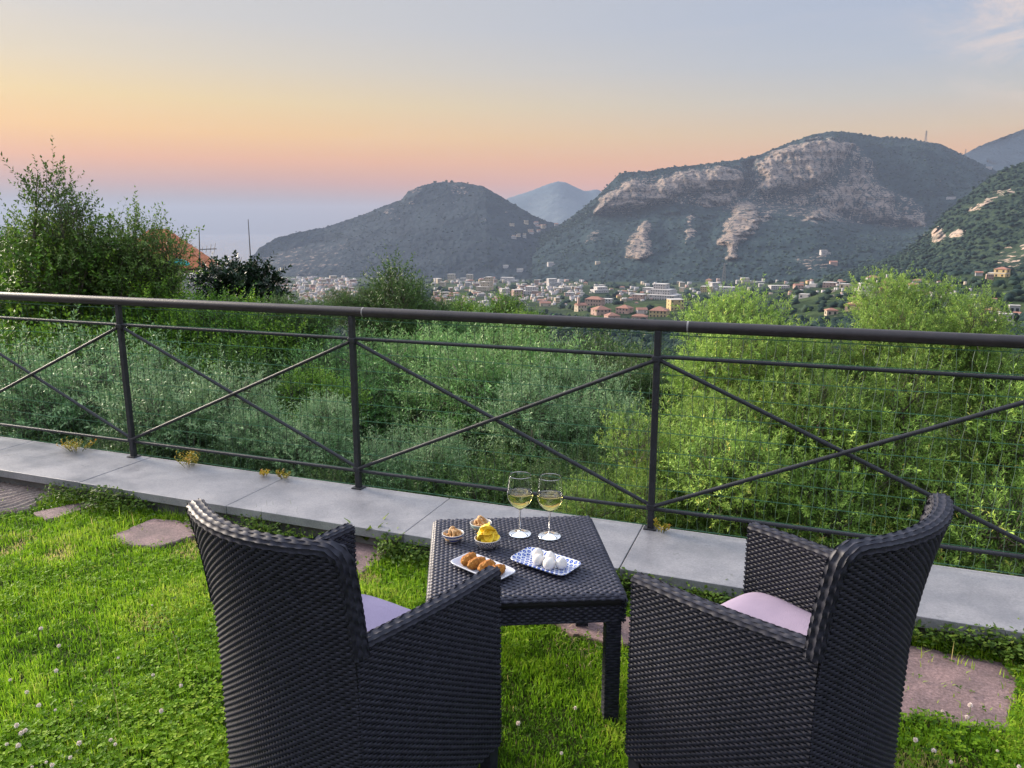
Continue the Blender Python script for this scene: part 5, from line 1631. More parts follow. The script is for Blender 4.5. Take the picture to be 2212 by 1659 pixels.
named = [
    (1458, 668, 36, 3, 'flat', 'tall yellow building beside the red-roofed villas', 0.78, 0.9, 1), (1424, 683, 46, 3, 'hip', 'yellow-walled villa with wide red hip roof below the tall yellow building', 0.40, 0.9, 1),
    (1349, 676, 36, 2, 'hip', 'pink house with red roof in the near village', 0.45, 0.9, 1), (1386, 677, 26, 0, 'gable', 'small white house with red roof between two red-roofed villas', 0.5, 0.8, 1),
    (1298, 680, 42, 2, 'hip', 'wide red-roofed house below the church', 0.42, 0.9, 1), (1285, 660, 46, 2, 'hip', 'long red-roofed house behind the church', 0.42, 0.6, 1),
    (1254, 672, 26, 1, 'gable', 'church with a brown bell tower at the edge of the near village', 0.7, 0.9, 1), (1322, 690, 34, 2, 'hip', 'red-roofed house just over the handrail', 0.4, 0.9, 1),
    (1382, 692, 40, 2, 'hip', 'low red-roofed row just over the handrail', 0.35, 0.6, 1), (1312, 655, 24, 0, 'flat', 'white block behind the red roofs', 0.55, 0.9, 1),
    (1436, 646, 74, 0, 'flat', 'large white terraced hotel stepping up the slope', 0.34, 0.8, 3), (1381, 647, 30, 2, 'flat', 'pinkish block beside the white terraced hotel', 0.5, 0.9, 1),
    (1405, 632, 34, 0, 'flat', 'white upper wing of the terraced hotel', 0.4, 0.8, 1), (1295, 631, 40, 0, 'flat', 'low white houses above the church', 0.35, 0.8, 2),
    (1047, 628, 36, 1, 'flat', 'cream building stepping up to a tall tower block', 0.65, 0.9, 3), (1196, 618, 32, 0, 'flat', 'white hotel with a tall slab tower', 0.6, 0.8, 2),
    (1143, 636, 34, 0, 'flat', 'white block with pinkish roofs in mid town', 0.6, 0.8, 2), (1178, 662, 28, 1, 'gable', 'cream house with red roof standing among trees', 0.4, 0.7, 1),
    (1100, 610, 46, 0, 'flat', 'row of white houses under the wooded slope', 0.28, 0.5, 2), (1118, 640, 26, 2, 'flat', 'pinkish apartment block in mid town', 0.7, 0.8, 1),
    (1090, 637, 22, 0, 'flat', 'slim white apartment block in mid town', 0.8, 0.8, 1), (1232, 640, 22, 0, 'flat', 'white house on the village side of mid town', 0.5, 0.8, 1),
    (1526, 631, 27, 3, 'flat', 'yellow cube house beside the terraced hotel', 0.6, 0.9, 1), (1548, 623, 30, 0, 'flat', 'white house up the slope from the yellow cube house', 0.5, 0.8, 2),
    (1570, 629, 40, 0, 'flat', 'wide white house behind the bright bush', 0.3, 0.7, 1), (1612, 612, 28, 1, 'flat', 'cream house with long pale annexe', 0.5, 0.8, 2),
    (1640, 610, 22, 0, 'flat', 'long pale annexe beside the cream house', 0.2, 0.5, 1), (1682, 624, 50, 0, 'flat', 'long low white terrace of houses', 0.2, 0.4, 1),
    (1724, 624, 22, 2, 'gable', 'pink house beside the long white terrace', 0.5, 0.8, 1), (1757, 620, 18, 0, 'flat', 'small white house past the pink house', 0.5, 0.8, 1),
    (1792, 620, 32, 2, 'flat', 'salmon house with flat roof on the slope', 0.42, 0.8, 1), (1826, 622, 26, 1, 'flat', 'cream house with dark doorway on the slope', 0.48, 0.8, 1),
    (1886, 606, 32, 0, 'hip', 'white villa with broad pale roof', 0.3, 0.8, 1), (1920, 597, 16, 0, 'flat', 'small white house highest above the villas', 0.6, 0.9, 1),
    (1918, 618, 26, 2, 'hip', 'pinkish villa under the small white house', 0.4, 0.8, 1), (1876, 634, 46, 0, 'flat', 'white stepped villa complex on the slope', 0.34, 0.8, 3),
    (1912, 631, 26, 2, 'hip', 'red-roofed wing next to the stepped villas', 0.35, 0.8, 1), (1738, 643, 24, 0, 'flat', 'pale house among trees behind the handrail', 0.4, 0.8, 1),
    (1846, 669, 38, 2, 'hip', 'pink villa with red roof between the two tall bushes', 0.5, 0.9, 1), (1795, 680, 28, 1, 'hip', 'cream house half hidden by yellow-green leaves', 0.4, 0.8, 1),
    (2157, 597, 42, 3, 'hip', 'yellow country villa on the wooded spur', 0.5, 0.7, 2), (2114, 596, 16, 0, 'gable', 'small pale house next to the yellow country villa', 0.6, 0.8, 1),
    (2143, 682, 30, 4, 'hip', 'grey house at the foot of the spur', 0.35, 0.8, 1), (2190, 674, 24, 4, 'flat', 'grey concrete block at the foot of the spur', 0.8, 0.8, 1),
    (2167, 704, 40, 0, 'flat', 'white house just over the handrail by the tall bush', 0.4, 0.8, 2), (1973, 623, 20, 2, 'gable', 'little pink house beside the tall bush', 0.45, 0.8, 1),
    (1780, 548, 24, 0, 'flat', 'lone white farmhouse high on the green slope', 0.45, 0.7, 2), (1803, 569, 18, 2, 'gable', 'pinkish farmhouse below the lone white one', 0.4, 0.8, 1),
    (2053, 426, 22, 0, 'flat', 'long white shed high on the mountain shoulder', 0.22, 0.5, 1), (1093, 574, 13, 0, 'flat', 'lone white house on the dark hillside', 0.5, 0.8, 1),
    (1192, 570, 22, 0, 'flat', 'pale houses in a clearing on the hillside', 0.4, 0.6, 2), (1122, 583, 16, 0, 'flat', 'small white house at the lower edge of the hillside', 0.4, 0.8, 1),
    (1290, 566, 12, 1, 'flat', 'tiny cream house on the slope under the lone crag', 0.5, 0.8, 1), (2137, 361, 14, 0, 'flat', 'white house on the mountain saddle skyline', 0.4, 0.8, 1)]
for x, y, w, wl, rf, lab, hr, dr, st in named:
    if st > 1: hr *= 0.72
    house(x, y, w * 0.82, wl, rf, lab, hr, dr, w >= 20, steps=st, tower='bell tower' in lab)

# small far houses: too small to show their parts
smalls = []
for v in range(10):
    wl = WALLS[[0, 0, 1, 0, 2, 0, 3, 0, 1, 4][v]]; rf = ['flat', 'hip', 'flat', 'gable', 'flat', 'flat', 'hip', 'gable', 'flat', 'flat'][v]
    mb = MB(); w, d, h = 1.0, 0.7 + 0.05 * (v % 4), [0.55, 0.45, 0.8, 0.5, 1.1, 0.7, 0.5, 0.4, 0.9, 0.6][v]
    mb.box((-w / 2, -d / 2, -0.3), (w / 2, d / 2, h)); nw = len(mb.f)
    sub = MB()
    if rf == 'flat': sub.box((-w / 2 - .02, -d / 2 - .02, h), (w / 2 + .02, d / 2 + .02, h + 0.04))
    else: sub = roof_solid(sub, w, d, h + 0.001, rf, 0.04); sub.v = [(p[0], p[1], max(p[2], h - 0.02)) for p in sub.v]
    mb.add(sub.v, sub.f); nr_ = len(mb.f)
    for r_ in range(2 if h > 0.6 else 1):
        for j in range(4):
            xx = -w / 2 + (j + 0.5) * w / 4; zz = h * (0.35 + 0.4 * r_); mb.box((xx - .06, -d / 2 - .012, zz - .08), (xx + .06, -d / 2 + .01, zz + .08))
    me = mb.mesh('house')
    for m in (wl, m_flat if rf == 'flat' else m_tiles, m_win): me.materials.append(m)
    mi = np.zeros(len(me.polygons), np.int32); mi[nw:nr_] = 1; mi[nr_:] = 2; me.polygons.foreach_set('material_index', mi)
    smalls.append(me)


def scatter(n, x0, x1, y0, y1, wmin, wmax, label, group, dens=None):
    k = 0; tries = 0
    while k < n and tries < n * 12:
        tries += 1
        x, y = rng.uniform(x0, x1), rng.uniform(y0, y1)
        if dens is not None and rng.random() > dens(x, y): continue
        p = locate(x, y)
        if p is None: continue
        w = rng.uniform(wmin, wmax) * p[1] / 1640.0
        o = bpy.data.objects.new('house', smalls[rng.integers(0, 10)]); link(o)
        o.location = (float(p[0]), float(p[1]), float(p[2])); s = w; o.scale = (s * rng.uniform(0.8, 1.4), s, s * rng.uniform(0.8, 1.15)); o.rotation_euler = (0, 0, math.atan2(-p[0], p[1]) + rng.uniform(-0.5, 0.5))
        tag(o, label, 'house', group); HOUSES.append((x, y, wmin, wmin * 0.6, p[1])); k += 1


scatter(78, 592, 765, 602, 652, 6, 12, 'tiny hazy house of the seaside town below the headland', 'hazy seaside town houses', lambda x, y: 0.35 + 0.65 * (y > 612))
scatter(58, 935, 1075, 604, 662, 6, 13, 'tiny pale house of the dense town quarter behind the tall olive crown', 'dense town quarter houses')
scatter(34, 1070, 1260, 614, 656, 6, 12, 'small pale house along the middle of the town under the wooded slope', 'mid-town houses')
scatter(16, 1100, 1208, 480, 512, 5, 10, 'tiny pale house of the hamlet on the saddle below the dome hill', 'saddle hamlet houses')
scatter(26, 1240, 1520, 612, 660, 6, 12, 'small pale house around the terraced hotel', 'houses around the hotel')
scatter(30, 1500, 2080, 606, 650, 6, 12, 'small pale villa scattered among trees at the mountain foot', 'villas at the mountain foot')
scatter(8, 2080, 2200, 600, 690, 8, 14, 'small house among the trees at the foot of the spur', 'houses at the foot of the spur')

# the rest of the town, houses past counting
tv, tf, tm = [], [], []
for (n_, x0, x1, y0, y1) in ((260, 590, 770, 600, 655), (150, 930, 1260, 606, 662), (90, 1100, 1500, 614, 652), (70, 1500, 2100, 606, 645)):
    for _ in range(n_):
        x, y = rng.uniform(x0, x1), rng.uniform(y0, y1); p = locate(x, y)
        if p is None: continue
        w, d, h = rng.uniform(4, 9) * p[1] / 1640 / 2, rng.uniform(3, 6) * p[1] / 1640 / 2, rng.uniform(3, 7) * p[1] / 1640
        mb_ = MB().box((-w, -d, -4), (w, d, h), Matrix.Translation(Vector(p)) @ Matrix.Rotation(rng.uniform(-0.8, 0.8), 4, 'Z')); b0 = len(tv); tv += mb_.v; tf += [tuple(i + b0 for i in q) for q in mb_.f]
        c = int(rng.choice([0, 0, 0, 1, 2, 4])); tm += [5 if rng.random() < 0.4 else 6] * 0 + [c, (5 if rng.random() < 0.35 else 6), c, c, c, c]
        HOUSES.append((x, y, 4, 3, p[1]))
me = np_mesh('town_mass', np.array(tv), [np.array(tf)]); me.update()
mass = obj('town_mass', me, WALLS + [m_tiles, m_flat]); me.polygons.foreach_set('material_index', np.array(tm, np.int32))
tag(mass, 'far-off mass of tiny pale town houses along the valley', 'town', kind='stuff')

# ---- woods: thousands of tree crowns that read as one mass
m_wood = leaf_mat('far_tree_crown', [(0, (0.007, 0.018, 0.018)), (0.5, (0.021, 0.041, 0.036)), (1.0, (0.055, 0.082, 0.050))], trans=0.0, rough=0.9, spec=0.05)
def ico(sub):
    bm = bmesh.new(); bmesh.ops.create_icosphere(bm, subdivisions=sub, radius=1.0); bm.verts.ensure_lookup_table()
    v = np.array([q.co[:] for q in bm.verts]); f = np.array([[q.index for q in p.verts] for p in bm.faces]); bm.free(); return v, f


def clear_houses(cx):
    fr = to_frame(cx); keep = np.ones(len(cx), bool)
    for hx, hy, hw_, hh_, hY in HOUSES:
        keep &= ~((np.abs(fr[:, 0] - hx) < hw_ * 0.75 + 2) & (fr[:, 1] > hy - hh_ * 0.9) & (fr[:, 1] < hy + 8 + hh_ * 0.3) & (cx[:, 1] < hY + 20) & (rng.random(len(cx)) < 0.93))
    return keep


def woods(name, cx, rad, sub, label, flat=0.85, jitter=0.28):
    iv, jf = ico(sub); keep = clear_houses(cx); cx, rad = cx[keep], rad[keep]; n = len(cx)
    jit = 1 + jitter * rng.normal(size=(n, len(iv)))
    V = cx[:, None] + iv[None] * (jit * rad[:, None])[..., None] * np.array([1, 1, flat])
    F = (jf[None] + (np.arange(n) * len(iv))[:, None, None]).reshape(-1, 3)
    patch = 0.25 * fbm(cx / 140.0, 2)
    tint = np.clip(rng.normal(0.40, 0.19, n) + patch, 0, 1)[:, None] + rng.normal(0, 0.08, (n, len(iv)))
    tag(obj(name, np_mesh(name, V.reshape(-1, 3), [F], attrs={'tint': np.clip(tint, 0, 1).ravel()}), m_wood), label, 'woods', kind='stuff')


def valley_trees(n, r0, r1, rmin, rmax):
    a = np.radians(rng.uniform(-39, 42, n)); r = 1.0 / rng.uniform(1 / r1, 1 / r0, n)
    X, Y = r * np.sin(a), r * np.cos(a); rad = rng.uniform(rmin, rmax, n) * np.clip(r / 900, 0.8, 1.6)
    return np.column_stack([X, Y, ground_z(X, Y) + rad * 0.4]), rad


c1, r1_ = valley_trees(4700, 300, 1250, 2.4, 4.8)
woods('valley_woods', c1, r1_, 2, 'dense woods and orchards covering the near valley floor')
c2, r2_ = valley_trees(2600, 1200, 3400, 2.6, 4.8)
woods('town_woods', c2, r2_, 1, 'far-off trees growing between the town houses')
for nm, cnt, rr_, out, lab in (('cliff_mountain', 7000, (3.5, 7.5), 'mountain_woods', 'scrubby woods over the slopes of the cliff mountain'), ('wooded_spur', 4200, (2.4, 5.5), 'spur_woods', 'scrubby woods over the near mountain spur'), ('dome_hill', 2600, (3, 6), 'hill_woods', 'scrubby woods over the dome-shaped hill')):
    V, f = LAND[nm]; at = np.empty(len(V), np.float32); bpy.data.objects[nm].data.attributes['rock'].data.foreach_get('value', at)
    ok = np.nonzero((at < 0.12) & (f[:, 0] > -50) & (f[:, 0] < 2300) & (f[:, 1] < 640))[0]
    k = rng.choice(ok, cnt); rd = rng.uniform(*rr_, cnt)
    cx = V[k] + rng.normal(0, 6, (cnt, 3)) * np.array([1, 0.3, 0.1]) + np.array([0, 0, 1.0]) * (rd * 0.05)[:, None]
    crest = [(1915, 296), (1925, 295), (1936, 296), (1948, 297), (1957, 296), (1966, 297), (1978, 299), (1860, 291), (1880, 294), (1350, 373), (1380, 371), (1430, 366), (1480, 359), (1530, 354), (1560, 350), (2137, 366), (2142, 366)] if nm == 'cliff_mountain' else ([(940, 394), (965, 392), (975, 393), (1010, 396)] if nm == 'dome_hill' else [])
    for x, y in crest:
        q = V[np.argmin(np.hypot(f[:, 0] - x, f[:, 1] - y))]; cx = np.concatenate([cx, [q + np.array([0, 0, 3.0])]]); rd = np.append(rd, rng.uniform(6, 10))
    woods(out, cx, rd, 1, lab, flat=0.7, jitter=0.22)

# ---- lattice pylons
m_steel = pmat('galvanised_steel', (0.17, 0.165, 0.165), rough=0.7, metal=0.0, spec=0.2)


def pylon(x, y, hpx, label):
    p = locate(x, y)
    if p is None: 
        V, f = LAND['cliff_mountain']; p = V[np.argmin(np.hypot(f[:, 0] - x, f[:, 1] - y))]
    h = hpx * p[1] / 1640; b = h * 0.085; t_ = max(0.35, h * 0.010)
    r = empty('pylon', (float(p[0]), float(p[1]), float(p[2]) - 2)); tag(r, label, 'pylon', 'lattice pylons on the mountains')
    hw = lambda z: b * (1 - 0.8 * z / h)
    for sx in (-1, 1):
        for sy in (-1, 1):
            MB().tube([(sx * hw(0), sy * hw(0), 0), (sx * hw(h), sy * hw(h), h)], t_, 4).build('leg', m_steel, r)
    mb = MB(); k = 7
    for i in range(k):
        z0, z1 = h * i / k, h * (i + 1) / k
        for sy in (-1, 1):
            mb.tube([(-hw(z0), sy * hw(z0), z0), (hw(z1), sy * hw(z1), z1)], t_ * 0.6, 3); mb.tube([(hw(z0), sy * hw(z0), z0), (-hw(z1), sy * hw(z1), z1)], t_ * 0.6, 3)
    mb.build('bracing', m_steel, r)
    for z in (0.72, 0.84, 0.95):
        MB().tube([(-h * 0.11, 0, h * z), (h * 0.11, 0, h * z)], t_ * 0.8, 4).build('cross_arm', m_steel, r)


pylon(1563, 612, 44, 'tall lattice pylon at the foot of the cliffs above the white houses')
pylon(1865, 374, 36, 'pylon standing over the crags of the cliff mountain')
pylon(1998, 306, 26, 'pylon on the summit skyline of the cliff mountain')
pylon(2083, 338, 18, 'small pylon on the saddle before the smooth far range')

# ---- neighbour's house with tiled roof, left
HD = 46.0
hp = survey(352, 600, HD)
nh = empty('neighbour_house', (float(hp[0]), HD, float(hp[2]) - 3.0), R(14)); tag(nh, 'house with orange tiled hip roof among the garden trees', 'house')
k1 = HD / 1640.0
ez = float(survey(352, 578, HD)[2]) - (float(hp[2]) - 3.0)
MB().box((-2.6, -2.2, -3), (2.6, 2.2, ez - 0.05)).build('wall', WALLS[1], nh)
m_tile2 = pmat('orange_roof_tile', (0.50, 0.19, 0.085), (0.30, 0.10, 0.05), scale=3.0, rough=0.85, bump=0.2)
A, B, Hh = 2.95, 2.55, 2.2
def roof_face(p0, p1, q0, q1, name):
    nu, nv = 90, 28
    U_, V_ = np.meshgrid(np.linspace(0, 1, nu), np.linspace(0, 1, nv), indexing='xy')
    p0, p1, q0, q1 = map(np.array, (p0, p1, q0, q1))
    P = (p0 + (p1 - p0) * U_[..., None]) * (1 - V_[..., None]) + (q0 + (q1 - q0) * U_[..., None]) * V_[..., None]
    nrm = np.cross(p1 - p0, q0 - p0); nrm = nrm / np.linalg.norm(nrm)
    P = P + nrm * (0.035 * np.abs(np.sin(np.pi * (P @ ((p1 - p0) / np.linalg.norm(p1 - p0))) / 0.24)) + 0.05 * (1 - (V_ * 9) % 1))[..., None]
    ii = np.arange(nu * nv).reshape(nv, nu); F = np.stack([ii[:-1, :-1], ii[:-1, 1:], ii[1:, 1:], ii[1:, :-1]], -1).reshape(-1, 4)
    return obj(name, np_mesh(name, P, [F], smooth=True), m_tile2, nh)
for args in (((-A, -B, ez), (A, -B, ez), (-0.5, 0, ez + Hh), (0.5, 0, ez + Hh)), ((A, -B, ez), (A, B, ez), (0.5, 0, ez + Hh), (0.5, 0.01, ez + Hh)),
             ((A, B, ez), (-A, B, ez), (0.5, 0, ez + Hh), (-0.5, 0, ez + Hh)), ((-A, B, ez), (-A, -B, ez), (-0.5, 0.01, ez + Hh), (-0.5, 0, ez + Hh))):
    ro = roof_face(*args, 'tiled_roof'); ro['kind'] = 'stuff'
for j in range(4):
    o = bpy.data.objects.new('window', pane); link(o, nh); o.location = (-1.9 + j * 1.25, -2.2, ez - 1.5); o.scale = (0.8, 0.8, 1.2)
# turquoise parasol on the terrace before the roof
m_turq = pmat('turquoise_canvas', (0.03, 0.42, 0.40), (0.02, 0.34, 0.33), scale=3, rough=0.8)
pp = survey(383, 571, 40.0)
pr = empty('parasol', (float(pp[0]), 40.0, float(pp[2]) - 2.3)); tag(pr, 'turquoise parasol in front of the tiled roof', 'parasol')
MB().lathe([(0.02, 2.62), (0.30, 2.55), (0.62, 2.38), (0.66, 2.26), (0.64, 2.25), (0.3, 2.45), (0.02, 2.52)], 8).build('canopy', m_turq, pr)
MB().tube([(0, 0, -2), (0, 0, 2.68)], 0.025, 6).build('pole', m_steel, pr)
# terrace wall with little pillars
tp = survey(430, 592, 36.0)
tr = empty('roof_terrace', (float(tp[0]), 36.0, float(tp[2]))); tag(tr, 'white parapet wall with short pillars beside the tiled house', 'parapet')
MB().box((-0.75, -0.2, -3), (0.8, 1.6, 0)).build('parapet', WALLS[4], tr)
for j in range(4):
    MB().box((0.1 + j * 0.17, 0.2, 0.0), (0.1 + j * 0.17 + 0.055, 0.26, 0.30 + 0.03 * (j % 2))).build('pillar', WALLS[4], tr)


def antenna(x, ybase, ytop, Y, label, yagi):
    b0, t0 = survey(x[0], ybase, Y), survey(x[1], ytop, Y); h = float(t0[2] - b0[2])
    r = empty('antenna_mast', (float(b0[0]), Y, float(b0[2]))); tag(r, label, 'antenna', 'roof antenna masts')
    dx = float(t0[0] - b0[0])
    MB().tube([(0, 0, -3.0), (0, 0, 0), (dx, 0, h)], [0.022 * Y / 20, 0.02 * Y / 20, 0.009 * Y / 20], 6).build('mast', m_steel, r)
    for z, ln in yagi:
        m_ = MB(); m_.tube([(dx * z / h, 0, z), (dx * z / h + ln, 0.0, z + 0.03)], 0.012 * Y / 20, 4).build('boom', m_steel, r)
        for j in range(4):
            q = dx * z / h + ln * (j + 0.7) / 4.2; hh = 0.10 + 0.05 * j
            MB().tube([(q, -hh * 0.6, z + 0.02 - hh), (q, hh * 0.6, z + 0.02 + hh)], 0.008 * Y / 20, 4).build('element', m_steel, r)


antenna((432, 430), 576, 492, 34.0, 'thin antenna mast rising beside the tiled roof', [(0.75, 0.75)])
antenna((544, 536), 602, 474, 20.0, 'tall thin whip antenna above the dark evergreen shrub', [(0.35, -0.75)])

# ================================================================== small plants and flowers
m_weed = leaf_mat('weed_leaf', [(0, (0.035, 0.075, 0.012)), (0.5, (0.10, 0.18, 0.025)), (1.0, (0.24, 0.32, 0.05))], trans=0.35)
m_sedum = leaf_mat('stonecrop_leaf', [(0, (0.16, 0.17, 0.02)), (0.5, (0.38, 0.32, 0.03)), (0.85, (0.58, 0.42, 0.05)), (1.0, (0.50, 0.16, 0.05))], trans=0.25)
m_dry = leaf_mat('dry_straw', [(0, (0.16, 0.12, 0.05)), (0.5, (0.36, 0.29, 0.13)), (1.0, (0.52, 0.44, 0.24))], trans=0.2)


def sprig_plant(name, loc, n, spread, height, ll, lw, mat, label, cat, group, nleaf=7, seed=0, tint=(0.3, 0.9)):
    g = np.random.default_rng(seed)
    P, D, U_, T_ = [], [], [], []
    root = empty(name, loc); stems = MB()
    for k in range(n):
        a = g.uniform(0, 6.28); rr_ = spread * math.sqrt(g.random()); h = height * g.uniform(0.5, 1.0)
        b0 = np.array([rr_ * 0.4 * math.cos(a), rr_ * 0.4 * math.sin(a), -0.004]); t0 = np.array([rr_ * math.cos(a), rr_ * math.sin(a), h])
        stems.tube([b0, (b0 + t0) / 2 + np.array([0, 0, h * 0.1]), t0], [0.0012, 0.001, 0.0007], 3, cap=False)
        tb_ = g.uniform(*tint)
        for j in range(nleaf):
            f = 0.25 + 0.75 * (j + 1) / nleaf; ph = j * 2.4 + a
            P.append(b0 + (t0 - b0) * f); D.append([math.cos(ph), math.sin(ph), 0.35 + 0.5 * f]); T_.append(np.clip(tb_ + g.normal() * 0.1, 0, 1))
    P = np.array(P); D = np.array(D); nn = len(P)
    me = leaves_mesh('leaf_cluster', P, D, np.tile([0, 0, 1.0], (nn, 1)) + g.normal(0, 0.3, (nn, 3)), ll * g.uniform(0.7, 1.2, nn), lw * g.uniform(0.8, 1.2, nn), np.array(T_), fold=0.15, wide=0.55)
    obj('foliage', me, mat, root); stems.build('stems', mat, root)
    return tag(root, label, cat, group)


for (x, y), n_, sp, h, lab, sd0 in [((-2.94, 4.925), 26, 0.13, 0.075, 'wide yellow and orange stonecrop tuft on the coping near the ribbed stone', 1), ((-2.04, 4.60), 26, 0.10, 0.095, 'tall bushy yellow stonecrop tuft on the coping beyond the railing post', 2),
                                    ((-1.50, 4.40), 9, 0.035, 0.035, 'tiny yellow stonecrop tuft alone on the coping edge', 3), ((-1.36, 4.34), 12, 0.055, 0.045, 'small orange-tipped stonecrop tuft beside the tiny one', 4), ((0.745, 3.535), 10, 0.04, 0.06, 'small yellow stonecrop by the railing post behind the wine glasses', 5)]:
    sprig_plant('stonecrop', (x, y, 0.12), n_, sp, h, 0.020, 0.009, m_sedum, lab, 'stonecrop', 'stonecrop tufts on the coping', nleaf=8, seed=sd0)

# dandelion rosette by the coping
g = np.random.default_rng(4); n = 15
P = np.zeros((n, 3)); a = g.uniform(0, 6.28, n)
D = np.column_stack([np.cos(a) * 0.45, np.sin(a) * 0.45, np.full(n, 1.0)])
dl = empty('dandelion', (-0.74, 3.66, 0.0)); tag(dl, 'upright pale green dandelion rosette at the foot of the coping', 'dandelion')
for k in range(n):
    V, F = [], []
    d_ = Vector(D[k]).normalized(); s = d_.cross(Vector((0, 0, 1))).normalized(); L_ = g.uniform(0.11, 0.19)
    for j in range(9):
        f = j / 8; w = 0.019 * math.sin(math.pi * min(1, 0.12 + 0.86 * f)) * (0.72 if j % 2 else 1.1); c = d_ * L_ * f + Vector((d_.x, d_.y, -0.2)) * 0.10 * f * f
        V += [tuple(c - s * w), tuple(c + Vector((0, 0, -0.003))), tuple(c + s * w)]
    for j in range(8):
        F += [(j * 3, j * 3 + 1, j * 3 + 4, j * 3 + 3), (j * 3 + 1, j * 3 + 2, j * 3 + 5, j * 3 + 4)]
    me = np_mesh('leaf', np.array(V), [np.array(F)], smooth=True, attrs={'tint': np.full(len(V), g.uniform(0.55, 1.0))})
    obj('leaf', me, m_weed, dl)

# leafy weeds along the foot of the coping, a continuous mass
n = 24000
u = rng.uniform(-4.2, 4.0, n); w = -0.505 - np.abs(rng.normal(0, 0.075, n))
den = fbm(np.column_stack([u * 2.3, 0 * u, 0 * u]), 3)
k = (rng.random(n) < 0.62 + 0.9 * den); u, w, den = u[k], w[k], den[k]; n = len(u)
xy = fwn(u, w); hgt = np.clip(0.105 + 0.07 * den - 0.45 * (-0.505 - w), 0.02, 0.16) * rng.random(n) ** 0.7
okk = ~in_stone(xy, 0.03); xy, hgt = xy[okk], hgt[okk]; n = len(xy)
me = leaves_mesh('edge_weeds', np.column_stack([xy, hgt]), unit(np.column_stack([rng.normal(0, 1, (n, 2)), np.abs(rng.normal(0.25, 0.4, n))])), np.tile([0, 0, 1.0], (n, 1)) + rng.normal(0, 0.4, (n, 3)), 0.012 + 0.016 * rng.random(n), 0.009 + 0.010 * rng.random(n), np.clip(rng.normal(0.42, 0.22, n), 0, 1), fold=0.1, wide=0.55)
tag(obj('edge_weeds', me, m_weed), 'low leafy weeds creeping along the foot of the coping', 'weeds', kind='stuff')


def tuft(x, y, n_, h, sp, label, mat, cat='grass tuft', group='tall grass tufts by the coping', name='grass_tuft', lean=0.3, seed=0):
    g = np.random.default_rng(seed); a = g.uniform(0, 6.28, n_); r_ = sp * np.sqrt(g.random(n_))
    base = np.column_stack([r_ * np.cos(a), r_ * np.sin(a), np.full(n_, -0.005)])
    me = blades_mesh(name, base, g.uniform(0, 6.28, n_), h * g.uniform(0.4, 1.0, n_), np.full(n_, 0.0030), np.abs(g.normal(lean, 0.2, n_)), np.clip(g.normal(0.55, 0.2, n_), 0, 1))
    o = obj(name, me, mat); o.location = (x, y, 0); return tag(o, label, cat, group)


tuft(-1.28, 3.815, 46, 0.17, 0.13, 'tall loose grass tuft overhanging the coping joint', m_weed, seed=1)
tuft(-1.03, 3.72, 30, 0.15, 0.10, 'thin grass tuft next to the tallest one at the coping', m_weed, seed=2)
tuft(-0.50, 3.53, 30, 0.13, 0.10, 'short grass tuft between dandelion and table', m_weed, seed=3)
tuft(-1.85, 4.02, 24, 0.12, 0.10, 'sparse grass tuft by the coping behind the open stone', m_weed, seed=4)
tuft(0.30, 2.66, 130, 0.055, 0.17, 'straw-coloured dry grass at the edge of the stone under the table', m_dry, 'dry grass', 'patches of dry grass', 'dry_grass', 0.9, 5)
tuft(1.34, 2.72, 70, 0.09, 0.14, 'tangle of dry stalks between coping and the large stepping stone', m_dry, 'dry grass', 'patches of dry grass', 'dry_grass', 1.1, 6)
tuft(1.80, 2.34, 60, 0.05, 0.09, 'dry grass creeping onto the corner of the large stepping stone', m_dry, 'dry grass', 'patches of dry grass', 'dry_grass', 0.9, 7)
for (x, y), sd0, lab in [((-0.60, 3.50), 1, 'weed sprig with small round leaves beside the dandelion'), ((0.62, 3.06), 2, 'weed sprig at the coping behind the table corner'), ((0.83, 2.98), 3, 'reddish-stalked weed between table and chair cushion'), ((1.0, 2.93), 4, 'leafy weed against the coping behind the pinkish cushion'), ((1.55, 2.73), 5, 'bushy weed at the coping by the large stepping stone'), ((1.9, 2.60), 6, 'bushy weed past the corner of the large stepping stone')]:
    sprig_plant('weed_sprig', (x, y, 0), 16, 0.09, 0.12, 0.020, 0.014, m_weed, lab, 'weed', 'weed sprigs along the coping', nleaf=6, seed=20 + sd0, tint=(0.4, 1.0))

# white clover flowers
m_petal = pmat('clover_petal', (0.80, 0.74, 0.68), (0.66, 0.52, 0.46), scale=160, rough=0.7)
m_fstem = pmat('flower_stem', (0.14, 0.22, 0.04), rough=0.6)


def clover_head(seed):
    g = np.random.default_rng(seed); mb = MB()
    for k in range(34):
        th = math.acos(1 - 1.75 * (k + 0.5) / 34); ph = k * 2.399
        d_ = Vector((math.sin(th) * math.cos(ph), math.sin(th) * math.sin(ph), math.cos(th)))
        L_ = 0.0085 * g.uniform(0.85, 1.15); s = d_.cross(Vector((0.2, 0.3, 1))).normalized() * 0.0016; t_ = d_.cross(s).normalized() * 0.0012
        b0 = d_ * 0.001; m_ = d_ * L_ * 0.65
        mb.add([b0, m_ + s, m_ + t_, m_ - s, m_ - t_, d_ * L_ + Vector((0, 0, 0.001))], [(0, 1, 2), (0, 2, 3), (0, 3, 4), (0, 4, 1), (5, 2, 1), (5, 3, 2), (5, 4, 3), (5, 1, 4)])
    me = mb.mesh('flower_head'); me.materials.append(m_petal); return me


